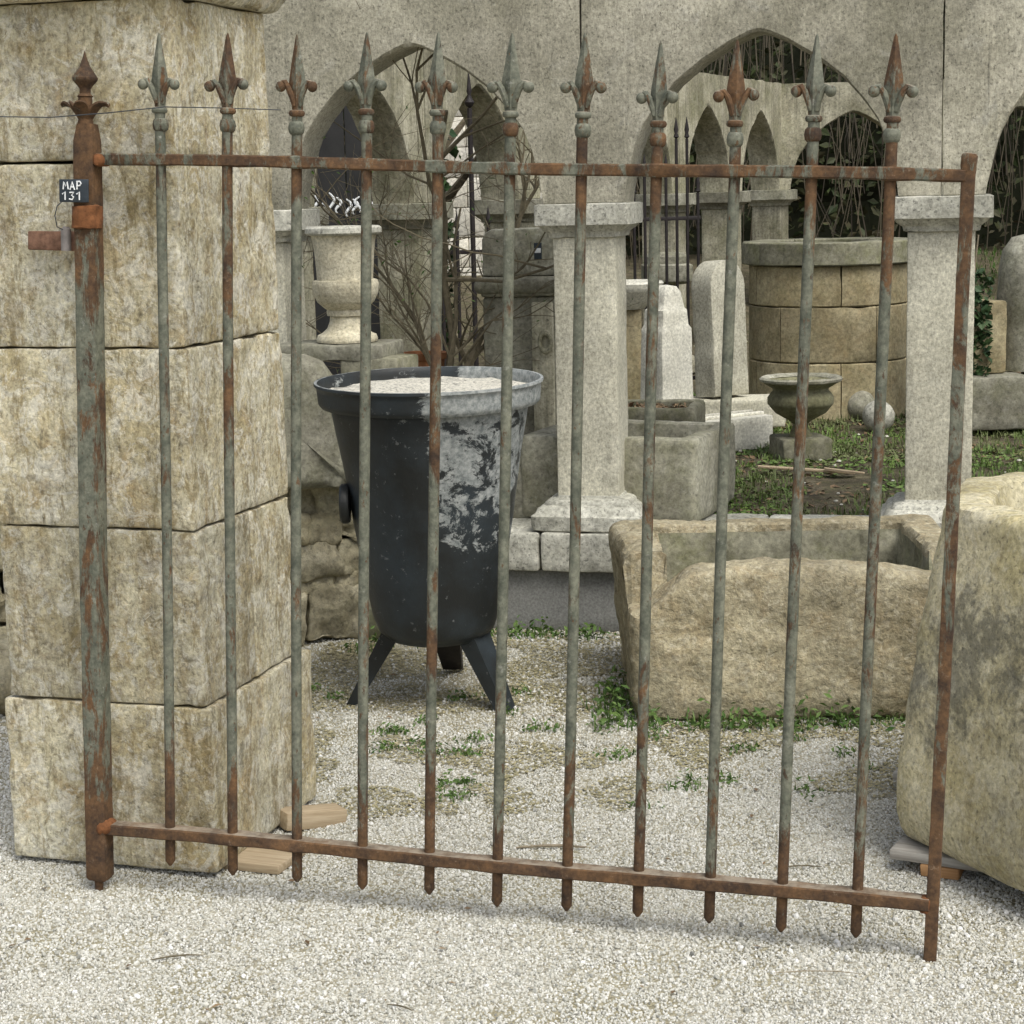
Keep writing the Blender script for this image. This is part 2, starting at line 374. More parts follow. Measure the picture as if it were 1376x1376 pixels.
# ------------------------------------------------------------------ ground
def pebble_mat():
    m = M('pebbles'); s = NT(m)
    n = s.n.new('ShaderNodeObjectInfo').outputs['Random']
    c = s.ramp(n, (0, (.20, .20, .185)), (.05, (.40, .395, .35)), (.3, (.48, .47, .415)), (.6, (.55, .54, .485)), (.88, (.63, .62, .575)), (1, (.74, .74, .72)))
    s.finish(c, .9, spec=.2); return m
m_peb = pebble_mat()
def gravel_mat():
    m = M('packed gravel'); s = NT(m)
    v = s.vor(120, co=s.raw, out='Color'); d = s.vor(120, co=s.raw)
    g = s.ramp(s.sep(v)[0], (0, (.27, .25, .20)), (.5, (.44, .415, .34)), (1, (.60, .58, .50)))
    y = s.sep(s.raw)[1]
    mo = s.math('ADD', s.noise(2.2, 6, .7, co=s.raw), s.ramp(s.math('MULTIPLY', y, .1), (.40, -.1), (.54, .06), (.70, .14)))
    col = s.mix(s.math('MULTIPLY', s.ramp(mo, (.42, 0), (.60, 1)), .85), g, (.29, .26, .165))
    s.finish(col, .95, s.math('SUBTRACT', s.noise(30, co=s.raw), d), .8, .008); return m
m_gravel = gravel_mat()
def height(x, y):
    return .010 * fbm((x * 1.3, y * 1.3, 2.2), 3) + .004 * noise.noise((x * 6, y * 6, 0))
def sheet(xs, ys, hf):
    V = [(x, y, hf(x, y)) for y in ys for x in xs]; n = len(xs)
    F = [(j * n + i, j * n + i + 1, (j + 1) * n + i + 1, (j + 1) * n + i) for j in range(len(ys) - 1) for i in range(n - 1)]
    return V, F
far = [-150, -60, -25, -10]; xs = far + [-5 + .08 * i for i in range(126)] + [10, 25, 60, 150]
ys = [-60, -20, -5, 0, 1.5] + [2.4 + .08 * i for i in range(66)] + [8.5, 12, 30, 80, 200]
tag(obj('ground', sheet(xs, ys, height), m_gravel), kind='structure')

def gn_scatter(name, sheetgeo, dens_vg, density, mats, rmin, rmax, squash=.6, label=None, cat=None, seed=1):
    v, f = sheetgeo
    me = bpy.data.meshes.new(name); me.from_pydata([tuple(p) for p in v], [], f); me.update()
    at = me.attributes.new('dens', 'FLOAT', 'POINT'); at.data.foreach_set('value', [float(dens_vg(*p)) for p in v])
    o = bpy.data.objects.new(name, me); C.objects.link(o)
    ng = bpy.data.node_groups.new(name, 'GeometryNodeTree')
    ng.interface.new_socket('Geometry', in_out='INPUT', socket_type='NodeSocketGeometry'); ng.interface.new_socket('Geometry', in_out='OUTPUT', socket_type='NodeSocketGeometry')
    N = ng.nodes; L = ng.links; gi = N.new('NodeGroupInput'); go = N.new('NodeGroupOutput')
    dp = N.new('GeometryNodeDistributePointsOnFaces'); na = N.new('GeometryNodeInputNamedAttribute'); na.data_type = 'FLOAT'; na.inputs['Name'].default_value = 'dens'
    mu = N.new('ShaderNodeMath'); mu.operation = 'MULTIPLY'; mu.inputs[1].default_value = density
    L.new(na.outputs['Attribute'], mu.inputs[0]); L.new(mu.outputs[0], dp.inputs['Density']); L.new(gi.outputs[0], dp.inputs['Mesh']); dp.inputs['Seed'].default_value = seed
    ico = N.new('GeometryNodeMeshIcoSphere'); ico.inputs['Radius'].default_value = 1; ico.inputs['Subdivisions'].default_value = 1
    sm = N.new('GeometryNodeSetMaterial'); sm.inputs['Material'].default_value = mats; L.new(ico.outputs['Mesh'], sm.inputs['Geometry'])
    ip = N.new('GeometryNodeInstanceOnPoints'); L.new(dp.outputs['Points'], ip.inputs['Points']); L.new(sm.outputs[0], ip.inputs['Instance'])
    rr = N.new('FunctionNodeRandomValue'); rr.data_type = 'FLOAT_VECTOR'; rr.inputs[0].default_value = (0, 0, 0); rr.inputs[1].default_value = (6.28, 6.28, 6.28)
    L.new(rr.outputs[0], ip.inputs['Rotation'])
    rs = N.new('FunctionNodeRandomValue'); rs.data_type = 'FLOAT_VECTOR'; rs.inputs[0].default_value = (rmin, rmin, rmin * squash); rs.inputs[1].default_value = (rmax, rmax * .8, rmax * squash)
    rs.inputs['Seed'].default_value = 5; L.new(rs.outputs[0], ip.inputs['Scale']); L.new(ip.outputs[0], go.inputs[0])
    md = o.modifiers.new('scatter', 'NODES'); md.node_group = ng
    return tag(o, label, cat, kind='stuff')
def dens2(x, y, z): return .25 + max(0, fbm((x * 1.1, y * 1.1, 3), 3)) * 2
def dens(x, y, z):
    n = fbm((x * 1.6, y * 1.6, 7), 3)
    t = min(max((y - 4.9) / 1.2, 0), 1)
    return max(.05, 1 - t * (.66 + n * 1.1)) * (1 if -2.2 < x < 2.4 else .35)
px = [-2.6 + .13 * i for i in range(44)]; py = [2.5 + .13 * i for i in range(37)]
gn_scatter('gravel', sheet(px, py, lambda x, y: height(x, y) + .001), dens, 25000, m_peb, .0019, .0050, .75, 'pale crushed limestone gravel covering the yard in front of the low wall', 'gravel')

gn_scatter('coarse_gravel', sheet(px, py, lambda x, y: height(x, y) + .003), dens2, 900, m_peb, .0045, .0095, .7, 'scattered larger pale stones mixed into the fine gravel of the yard', 'gravel', 9)

# ------------------------------------------------------------------ small vegetation builders
def leaves(n, pos, size, flat=.5, aspect=.5, seed=1):
    """n small leaf quads; pos(i) -> centre"""
    r = random.Random(seed); V, F = [], []
    for i in range(n):
        p = Vector(pos(r)); s = r.uniform(*size)
        q = Matrix.Rotation(r.uniform(0, 6.28), 3, 'Z') @ Matrix.Rotation(r.uniform(-1, 1) * (1.5 - flat), 3, 'X') @ Matrix.Rotation(r.uniform(-1, 1) * (1.5 - flat), 3, 'Y')
        a = s * aspect; k = len(V)
        for c in ((-s, 0, 0), (0, -a, s * .12), (s, 0, -s * .1), (0, a, s * .12)): V.append(tuple(p + q @ Vector(c)))
        F.append((k, k + 1, k + 2, k + 3))
    return V, F
def blades(n, pos, h, wd, lean=.5, seed=1):
    r = random.Random(seed); V, F = [], []
    for i in range(n):
        p = Vector(pos(r)); a = r.uniform(0, 6.28); L = r.uniform(*h); w_ = r.uniform(*wd); ln = r.uniform(0, lean) * L
        d = Vector((math.cos(a), math.sin(a), 0)); s = Vector((-d.y, d.x, 0)) * w_; k = len(V)
        m1 = p + d * ln * .35 + Vector((0, 0, L * .6)); m2 = p + d * ln + Vector((0, 0, L))
        for c in (p - s, p + s, m1 + s * .8, m1 - s * .8, m2): V.append(tuple(c))
        F += [(k, k + 1, k + 2, k + 3), (k + 3, k + 2, k + 4)]
    return V, F
def gauss(cx, cy, sx, sy, zf):
    def f(r):
        x = r.gauss(cx, sx); y = r.gauss(cy, sy); return (x, y, zf(x, y))
    return f

# ------------------------------------------------------------------ the gate
GX = Vector((.9602, -.2774, -.0328)); GY = Vector((.2762, .9605, -.0348)); GZ = Vector((.0412, .0244, .9989)); GO = Vector((-.9708, 4.3327, .1654))
gate = thing('iron_gate', 'tall rusty wrought iron gate with eleven spear tipped bars standing on the gravel', 'gate')
gate.matrix_world = Matrix.Translation(GO) @ Matrix((GX, GY, GZ)).transposed().to_4x4()
bars = [(0.1589, 1.7934, 0.1628, 1.5173, 0.172, -0.0866), (0.3215, 1.7917, 0.3206, 1.5167, 0.3268, -0.0929), (0.4816, 1.7869, 0.4805, 1.5147, 0.486, -0.0912), (0.6401, 1.7898, 0.6406, 1.5127, 0.644, -0.091), (0.7987, 1.7881, 0.8007, 1.5108, 0.8024, -0.0853), (0.9589, 1.7849, 0.9591, 1.5089, 0.9605, -0.0948), (1.1141, 1.7832, 1.1144, 1.5071, 1.1177, -0.0869), (1.2728, 1.7654, 1.2726, 1.5053, 1.2743, -0.0823), (1.4291, 1.7668, 1.4321, 1.5036, 1.4302, -0.0774), (1.5877, 1.7767, 1.5867, 1.5035, 1.5848, -0.079), (1.7418, 1.7751, 1.7425, 1.5019, 1.7422, -0.0734)]
def finial_geo(seed):
    r = random.Random(seed)
    rings = []
    for wd, z in dense([(.0120, -.165), (.0135, -.150), (.0150, -.128), (.0200, -.106), (.0182, -.090), (.0100, -.042), (.0035, -.006), (.0006, 0)], .008):
        d = wd * .62
        rings.append([(wd, 0, z), (wd * .35, d * .75, z), (0, d, z), (-wd * .35, d * .75, z), (-wd, 0, z), (-wd * .35, -d * .75, z), (0, -d * 1.05, z), (wd * .35, -d * .75, z)])
    g = [loft(rings)]
    for s in (-1, 1):
        a = r.uniform(-.003, .003)
        pts = [(s * .006, -.003, -.150), (s * .011, -.006, -.132), (s * .018, -.008, -.114), (s * .027, -.008, -.102 + a), (s * .034, -.007, -.104 + a)]
        g.append(tube(pts, [.006, .0068, .0068, .0062, .0055], 8)); g.append(ball(.0120, (s * .0365, -.007, -.112 + a), 12, 8))
    return join(*g)
col_g = xf(lathe([(.011, -.010), (.0160, -.008), (.0178, -.003), (.0160, .002), (.0125, .004)], 14, .004))
ring_g = xf(lathe([(.0125, -.014), (.0160, -.010), (.0178, 0), (.0160, .010), (.0125, .014)], 14, .004))
for i, (tu, tv, mu_, mv, bu, bv) in enumerate(bars):
    rr = random.Random(i)
    pts = []
    for k in range(15):
        t = k / 14; z = bv + .012 + (tv - .162 - bv - .012) * t
        tt = (z - bv) / (mv - bv); x = bu + (mu_ - bu) * min(tt, 1) + (tu - mu_) * max(0, (z - mv) / (tv - mv)) + .0012 * math.sin(t * 5 + i)
        pts.append((x, .0015 * math.sin(t * 4 + i * 2), z))
    low = [(pts[0][0], pts[0][1], bv)]
    g = tube(low + pts, [.003] + [.0117] * 15, 12)
    b = obj('bar', g, m_bar[(i * 7 + 1) % 3], gate)
    if i in (1, 5, 7): b['label'] = 'bar with heavier rust along its length'
    rot = (rr.uniform(-.04, .04), 0, rr.uniform(-.5, .3) if i in (5, 7, 8, 9) else rr.uniform(-.08, .12))
    fm = m_finr if i in (1, 2, 8, 10) else m_fin
    obj('spear_finial', finial_geo(i), fm, b, loc=(tu, 0, tv), rot=rot).scale = (rr.uniform(.95, 1.06), rr.uniform(.9, 1.1), 1)
    obj('collar', col_g, m_finr if i % 3 == 1 or i in (2, 3, 8) else m_fin, b, loc=(tu, 0, tv - .163))
    obj('ring_boss', ring_g, m_finr if i % 2 else m_fin, b, loc=(tu + (mu_ - tu) * .7, 0, tv - .197))
# rails
def rail(u0, v0, u1, v1, hz, hy, m, name):
    n = 40; rings = []
    for k in range(n + 1):
        t = k / n; x = u0 + (u1 - u0) * t; z = v0 + (v1 - v0) * t + .0025 * math.sin(t * 9) ; y = .0015 * math.sin(t * 6)
        c = .003
        sw = 0
        for bu in bars:
            bx = bu[2] if v0 > 1 else bu[4]
            sw = max(sw, .0035 * math.exp(-((x - bx) / .018) ** 2))
        a, b2 = hy / 2 + sw, hz / 2 + sw * .5
        rings.append([(x, y - a + c, z - b2), (x, y - a, z - b2 + c), (x, y - a, z + b2 - c), (x, y - a + c, z + b2), (x, y + a - c, z + b2), (x, y + a, z + b2 - c), (x, y + a, z - b2 + c), (x, y + a - c, z - b2)])
    g = loft(rings); g = (g[0], [f[::-1] for f in g[1]])
    return obj(name, rough(g, .0012, 30, 3), m, gate)
rail(.012, 1.521, 1.889, 1.500, .0245, .032, m_rail, 'top_rail')
rail(.012, -.012, 1.889, .018, .0255, .042, m_lrail, 'bottom_rail')
# hinge post
pu = -.011
pg = loft([rrect(h, h, .0035, z, 4, 2, cx=pu - .000 + x, cy=.0) for h, z, x in dense([(.0205, -.138, .003), (.0245, -.130, .003), (.0245, .6, -.004), (.0245, 1.2, -.005), (.0245, 1.50, -.006), (.0235, 1.56, -.006), (.018, 1.598, -.006)], .03)])
post = obj('hinge_post', rough(pg, .0012, 25, 5), m_post, gate)
obj('pivot_pin', tube([(pu, 0, -.13), (pu, 0, -.172)], [.012, .009], 10), m_lrail, post)
fx = pu - .010
obj('post_finial', join(xf(lathe([(.010, -.008), (.0155, 0), (.0155, .028), (.018, .030), (.012, .036), (.0125, .046), (.018, .054), (.0275, .064), (.0285, .070), (.022, .080), (.012, .095), (.006, .110), (.0006, .128)], 20, .006), loc=(fx, 0, 1.628))), m_finpost, post)
def leaf_crown():
    gs = []
    for k in range(4):
        a = R(90 * k)
        rows = []
        for t in range(8):
            q = t / 7; out = .010 + .048 * q ** 1.15; z = .040 * math.sin(q * 1.9) - .004 * q; wd = .019 * math.sin(.55 + 2.35 * q) + .002
            rows.append([(out, -wd, z + .004), (out, 0, z - .004), (out, wd, z + .004), (out - .002, wd, z + .0075), (out - .002, 0, z), (out - .002, -wd, z + .0075)])
        gs.append(xf(loft(rows), rz=90 * k))
    gs.append(lathe([(.019, -.012), (.017, .0), (.010, .02), (.014, .034)], 14, .008))
    return join(*gs)
obj('leaf_crown', xf(leaf_crown(), loc=(fx, 0, 1.603)), m_finpost, post, smooth=True)
obj('hinge_collar', xf(rough(lathe([(.026, -.026), (.034, -.024), (.035, 0), (.034, .024), (.026, .026)], 26, .006), .004, 32, 3), loc=(pu - .006, -.006, 1.394)), m_orust, gate)
ear = obj('hinge_bar', rough(xf(block(.155, .014, .043, .003, .02), loc=(-.115, .045, 1.318)), .0015, 30), m_redrust, gate)
obj('hinge_pin', tube([(-.073, .0, 1.318), (-.073, 0, 1.366), (-.073, 0, 1.372)], [.0115, .012, .006], 12), m_zinc, gate)
obj('weld_bead', rough(xf(block(.042, .046, .036, .012, .010), loc=(.012, -.004, -.026)), .004, 50, 2), m_orust, gate)
obj('weld_bead', rough(xf(block(.028, .05, .026, .008, .012), loc=(.018, 0, 1.506)), .003, 50, 4), m_orust, gate)
# end stile
sg = loft([rrect(.0130, .0130, .002, z, 3, 2, cx=x, cy=0) for z, x in dense([(-.1195, 1.8955), (.66, 1.8965), (1.3, 1.8935), (1.542, 1.894)], .04)])
stile = obj('end_stile', rough(sg, .001, 25, 8), m_stile, gate)
obj('knob', xf(rough(block(.03, .03, .04, .006, .01), .002, 50), loc=(1.894, 0, 1.505)), m_finr, stile)
obj('weld_bead', rough(xf(block(.020, .034, .036, .006, .010), loc=(1.880, 0, -.002)), .002, 50, 6), m_orust, stile)

# slate tag tied on the post, hand lettered
tg = thing('price_tag', 'small dark slate tag lettered MAP 131 tied to the rusty gate post', 'tag')
tg.matrix_world = Matrix.Translation(GO + GX * -.030 + GY * -.040 + GZ * 1.4505) @ Matrix((GX, GY, GZ)).transposed().to_4x4()
obj('tag_plate', xf(rough(block(.072, .004, .050, .0015, .012), .0004, 30), loc=(0, 0, -.025)), m_tag, tg)
def stroke(pts): return tube([(x, -.0030, z) for x, z in pts], .0017, 6)
L_ = {'M': [[(0, 0), (.002, .016), (.006, .007), (.010, .016), (.0125, 0)]], 'A': [[(0, 0), (.0055, .017), (.011, 0)], [(.002, .006), (.0095, .006)]],
      'P': [[(0, 0), (.0005, .018)], [(-.001, .017), (.007, .0175), (.010, .013), (.007, .0085), (0, .0075)]],
      '1': [[(-.003, .0125), (.0035, .0175), (.0035, 0)]], '3': [[(0, .016), (.010, .0165), (.0045, .010), (.0095, .0065), (.006, .0005), (-.0015, .002)]]}
for ch, x0, z0 in (('M', -.025, .003), ('A', -.008, .002), ('P', .009, .003), ('1', -.024, -.020), ('3', -.009, -.020), ('1', .011, -.020)):
    obj('letter', join(*[stroke([(x + x0, z + z0) for x, z in st]) for st in L_[ch]]), m_chalk, tg)
tg_t = obj('tie_wire', tube([(-.030, 0, -.024), (-.040, -.004, -.034), (-.048, .0, -.055), (-.046, .006, -.08), (-.040, .02, -.085)], .0013, 6), m_wire, tg)
wp = [(-1.20, 4.22, 1.792), (-1.05, 4.22, 1.772), (-.93, 4.23, 1.766), (-.80, 4.22, 1.775), (-.66, 4.20, 1.786), (-.52, 4.26, 1.783), (-.47, 4.52, 1.780)]
wp = [(-1.30, 4.30, 1.792), (-1.13, 4.31, 1.781), (-.99, 4.32, 1.776), (-.85, 4.255, 1.780), (-.72, 4.215, 1.788), (-.62, 4.38, 1.790), (-.53, 4.72, 1.797)]
tag(obj('wire', tube(wp, .0013, 6), m_wire), 'thin dark wire stretched across the stone pier behind the gate tops', 'wire')

# ------------------------------------------------------------------ big stone pier
pier = thing('stone_pier', 'massive square limestone pier of stacked blocks behind the left end of the gate', 'pier', (-.718, 4.377, 0), -17.3)
def pier_block(x0, x1, y0, y1, z0, z1, sd, m=m_pier, amp=.0028, chip=.007, name='stone_block'):
    g = block(x1 - x0, y1 - y0, z1 - z0, .006, .018)
    return obj(name, rough(xf(g, loc=((x0 + x1) / 2, (y0 + y1) / 2, z0)), amp, 13, sd, 5, chip, 11), m, pier)
# local: front-right corner is the origin, x<0 to the left, y>0 back
zc = [.015, .416, .836, 1.257, 1.679, 2.035]
pier_block(-.545, 0, 0, .615, zc[0], zc[1], 1)
pier_block(-.53, -.012, .006, .30, zc[1] + .004, zc[2], 2); pier_block(-.50, -.013, .303, .545, zc[1] + .004, zc[2] - .001, 12)
pier_block(-.56, -.015, .006, .545, zc[2] + .004, zc[3], 3)
pier_block(-.57, -.018, .008, .54, zc[3] + .004, zc[4], 4)
pier_block(-.58, -.022, .010, .535, zc[4] + .007, zc[5], 5)
g = sq_lathe([(.29, 0), (.300, .006), (.315, .03), (.345, .055), (.350, .075), (.350, .16), (.29, .165)], .008, .022, 16)
obj('cornice', rough(xf(g, loc=(-.295, .262, 2.038)), .003, 9, 7, 4, .008, 9), m_pier, pier)
# off-cuts of timber under it
def plank(name, label, loc, rot, size, mat, cat='plank', group=None):
    o = obj(name, xf(block(*size, .003, .06), loc=(0, 0, 0)), mat, loc=loc, rot=[R(a) for a in rot])
    tag(o, label, cat, group); return o
plank('wood_offcut', 'pale sawn timber offcut poking out behind the pier foot', (-.535, 4.765, 0), (0, 7, 32), (.17, .07, .045), m_wood, 'timber offcut')
plank('wood_offcut', 'flat pale timber packing piece under the front right corner of the pier', (-.625, 4.50, 0), (0, 0, -20), (.16, .15, .022), m_wood, 'timber offcut')
plank('wood_offcut', 'dirty timber packer lying flat under the left side of the pier', (-1.05, 4.62, 0), (0, 0, -15), (.12, .12, .014), m_woodg, 'timber offcut')

# ------------------------------------------------------------------ arcades
ARC = [(.475, 1.534), (.470, 1.58), (.457, 1.64), (.437, 1.72), (.405, 1.80), (.36, 1.865), (.29, 1.945), (.20, 2.015), (.10, 2.075), (.03, 2.106), (0, 2.112)]
def arch_geo(sp=1.24, th=.22, top=2.42, gap=.004, vs=9):
    half = sp / 2; s = half / .62
    prof = [(-half + gap, 1.534), (-(ARC[0][0] * s + .07), 1.534)] + [(-x * s, z) for x, z in ARC]
    prof = dense(prof, .022); prof = prof + [(-x, z) for x, z in prof[::-1][1:]]
    rings = []; c = .010
    for x, z in prof:
        fr = [(x, -th / 2, z + c + (top - z - c) * k / vs) for k in range(vs + 1)]
        bk = [(x, th / 2, z + c + (top - z - c) * k / vs) for k in range(vs, -1, -1)]
        bt = [(x, th / 2 - c, z), (x, 0, z), (x, -th / 2 + c, z)]
        rings.append(fr + bk + bt)
    g = loft(rings); return g
cap_prof = [(.10, 1.415), (.128, 1.422), (.132, 1.438), (.150, 1.452), (.160, 1.463), (.172, 1.466), (.172, 1.537), (.16, 1.541), (.02, 1.541)]
base_prof = [(.02, .371), (.195, .371), (.200, .376), (.200, .425), (.188, .432), (.178, .452), (.158, .462), (.156, .470), (.146, .478), (.120, .484), (.116, .492), (.02, .493)]
def arcade(name, label, O, rz, npan, mats, first_pillar=0, rise=0, sp=1.24, pillars=None, gap=.004, vz=0, top=2.42):
    t = thing(name, label, 'arcade', (O[0], O[1], vz), rz)
    ag = None
    for i in range(npan):
        g = rough(xf(arch_geo(sp, gap=gap, top=top), loc=((i + .5) * sp, 0, 0)), .0025, 6, i + int(O[0] * 10), 4, .007, 9)
        obj('arch_stone', g, mats[0], t)
    for i in (pillars if pillars is not None else range(npan + 1)):
        p = obj('pillar', rough(xf(sq_lathe([(.113, .485), (.113, 1.42)], .006, .03), loc=(i * sp, 0, 0)), .0015, 6, i, 3, .003, 9), mats[1], t)
        obj('capital', rough(xf(sq_lathe(cap_prof, .022, .02, 12), loc=(i * sp, 0, 0)), .002, 12, i, 3, .006, 12), mats[2], p)
        obj('base', rough(xf(sq_lathe(base_prof, .02, .02, 12), loc=(i * sp, 0, 0)), .002, 12, i + 3, 3, .006, 12), mats[2] if mats[1] is m_pill else mats[1], p)
    return t
eW = Vector((math.cos(R(13)), -math.sin(R(13)), 0)); nW = Vector((math.sin(R(13)), math.cos(R(13)), 0))
OW = Vector((.304, 7.052, 0))
P0 = OW - eW * 1.24
arcade('stone_arcade', 'pale limestone arcade of pointed arches on square pillars along the low wall', P0, -13, 4, (m_wall, m_pill, m_cap), gap=.0035)
# receding wing, then the wing that closes the court at its far end
d1 = Vector((.405, .914, 0)); a1 = math.degrees(math.atan2(.914, .405)); PW = Vector((-.97, 8.27, 0))
arcade('stone_arcade', 'weathered grey arcade of pointed arches running away from the camera behind the shrub', PW, a1, 6, (m_wing, m_wing, m_grey), top=2.33)
PB = PW + d1 * (6 * 1.24)
arcade('stone_arcade', 'weathered arcade of pointed arches closing the far end behind the round well', PB + Vector((.0, .0, 0)), -4, 3, (m_wing, m_pill, m_grey), pillars=(1, 2, 3), top=2.33)

# low wall carrying the front arcade
lw = thing('low_wall', 'low grey rendered wall with pale coping stones under the front arcade', 'wall', tuple(P0), -13)
obj('wall_body', rough(xf(block(6.4, .42, .228, .01, .06), loc=(2.0, .04, -.002)), .003, 4, 1, 3, 0, 6), m_render, lw)
x = -1.15; k = 0
cuts = [-1.15, -.62, -.05, .47, 1.077, 1.40, 1.86, 2.5, 3.1, 3.6, 4.2, 5.2]
for k in range(len(cuts) - 1):
    L = cuts[k + 1] - cuts[k] - .006
    obj('coping_stone', rough(xf(block(L, .50, .140, .012, .03), loc=((cuts[k] + cuts[k + 1]) / 2, .03, .228)), .003, 9, k, 3, .010, 10), m_cap, lw)

# ------------------------------------------------------------------ garden behind the wall
def gz_(x, y):
    s = (Vector((x, y, 0)) - OW).dot(nW)
    b = min(max((y - 12.5) / 5, 0), 1)
    return .345 + .018 * fbm((x * 1.5, y * 1.5, 1), 3) + .012 * fbm((x * 7, y * 7, 4), 2) + 0.60 * b * b * (3 - 2 * b) + (.05 if y > 12 else 0) * 0
V, F = [], []
us = [.20 + .10 * i for i in range(60)] + [6.3 + .5 * i for i in range(40)] + [30, 45, 80]
ss = [-60, -20, -8, -4] + [-2.4 + .11 * i for i in range(80)] + [7, 8.5, 11, 20, 60]
for u in us:
    for s_ in ss:
        p = OW + eW * s_ + nW * u; V.append((p.x, p.y, gz_(p.x, p.y)))
n = len(ss); F = [(j * n + i, j * n + i + 1, (j + 1) * n + i + 1, (j + 1) * n + i) for j in range(len(us) - 1) for i in range(n - 1)]
tag(obj('garden_ground', (V, F), m_soil), kind='structure')
def gp(x0, x1, y0, y1, patch=None, th=-.1):
    def f(r):
        for _ in range(60):
            x = r.uniform(x0, x1); y = r.uniform(y0, y1)
            if (Vector((x, y, 0)) - OW).dot(nW) < .27: continue
            if patch is None or fbm((x * patch, y * patch, 9), 3) > th: break
        return (x, y, gz_(x, y) + .006)
    return f
tag(obj('ground_cover', join(leaves(24000, gp(.3, 3.6, 7.1, 11.5, 1.9, -.18), (.006, .017), .9, .6, 3), blades(16000, gp(.3, 3.6, 7.1, 11.5, 1.8, -.1), (.010, .038), (.0018, .0035), 1.1, 4)), m_grass, smooth=False), 'mossy weeds and grass on the garden soil between the arcade and the well', 'ground cover', kind='stuff')
tag(obj('leaf_litter', leaves(2600, gp(.2, 3.6, 7.1, 12.5, 1.3, -.1), (.008, .026), 1.1, .55, 8), m_litter, smooth=False), 'brown fallen leaves scattered over the garden soil', 'dead leaves', kind='stuff')
def chips(n, seed):
    r = random.Random(seed); gs = []
    for i in range(n):
        x, y, z = gp(.3, 3.4, 7.2, 10.5)(r); s = r.uniform(.005, .013)
        g = ball(s, (x, y, z), 6, 4, .5); gs.append(g)
    return join(*gs)
tag(obj('stone_chips', rough(chips(170, 2), .004, 30), m_white, smooth=False), 'pale stone chips scattered on the garden soil', 'stone chips', kind='stuff')
tag(obj('grass_bank', blades(7000, gp(3.2, 7.5, 12.5, 17.2, 1.0, -.3), (.02, .06), (.003, .006), .9, 14), m_weed, smooth=False), 'bright green grass on the bank seen past the right hand pillar', 'grass', kind='stuff')

# ------------------------------------------------------------------ garden stonework
def trough(hx, hy, h, wall, r, step=.03, floor=.06, hi=None):
    pr = [(min(hx, hy) * .95, 0), (.01, 0), (0, .015), (0, h - .015), (.006, h - .003), (.018, h), (wall - .012, h), (wall - .002, h - .006), (wall, h - .02), (wall + .012, floor + .02), (wall + .03, floor), (min(hx, hy) * .97, floor)]
    return loft([rrect(hx - d, hy - d, max(r - d * .6, .004), z, max(4, int(2 * max(hx, hy) / step)), 4) for d, z in dense(pr, step)])
# grey trough behind pillar
t = obj('stone_trough', rough(trough(.345, .28, .31, .075, .03), .004, 7, 2, 4, .008, 8), m_grey, loc=(.445, 7.29, .375), rot=(0, 0, R(-22)))
# its near-right corner stands at about (.67, 6.93)
t.location = (.455, 7.335, .375)
tag(t, 'large grey stone trough standing empty just behind the front pillar', 'trough')
t = obj('stone_planter', rough(trough(.24, .16, .34, .045, .02), .003, 9, 4, 3, .006, 9), m_dgrey, loc=(.56, 8.06, .36), rot=(0, 0, R(-14)))
tag(t, 'small mossy stone planter full of dead leaves behind the grey trough', 'planter')
def pf(r): return (r.uniform(-.18, .18), r.uniform(-.10, .10), 0)
o = obj('dead_leaves', leaves(350, lambda r: (.56 + r.uniform(-.18, .18), 8.06 + r.uniform(-.11, .11), .66 + r.uniform(0, .03)), (.010, .022), .7, .5, 5), m_litter, smooth=False)
tag(o, 'dead leaves heaped in the small mossy planter', 'dead leaves', kind='stuff')

# urn
pr = [(.02, .105), (.055, .105), (.052, .115), (.035, .15), (.034, .165), (.055, .18), (.115, .215), (.150, .255), (.152, .285), (.138, .305), (.125, .318), (.128, .328), (.158, .345), (.178, .358), (.180, .368), (.172, .374), (.155, .366), (.12, .33), (.01, .325)]
u = thing('stone_urn', 'squat olive stone urn with flared lip standing on the garden soil', 'urn', (1.335, 8.83, .340))
obj('bowl', rough(lathe(pr, 44, .012), .0025, 14, 3, 3), m_olive, u)
obj('lip', rough(lathe([(.176, .356), (.187, .362), (.189, .372), (.180, .380), (.160, .376), (.150, .366)], 44, .01, cap0=False, cap1=False), .003, 20, 3, 3), m_grey, u)
obj('plinth', rough(xf(block(.235, .235, .105, .01, .025), rz=8), .003, 10, 3, 3, .006), m_dgrey, u)
# balls
tag(obj('stone_ball', rough(ball(.082, (0, 0, 0), 22, 14), .003, 14, 1), m_grey, loc=(1.842, 10.11, .432)), 'grey stone ball lying at the foot of the round well, rear one of the pair', 'stone ball', 'stone balls by the well')
tag(obj('stone_ball', rough(ball(.082, (0, 0, 0), 22, 14), .003, 14, 2), m_cap, loc=(1.862, 9.71, .420)), 'paler stone ball in front, lying before the ball that touches the well', 'stone ball', 'stone balls by the well')

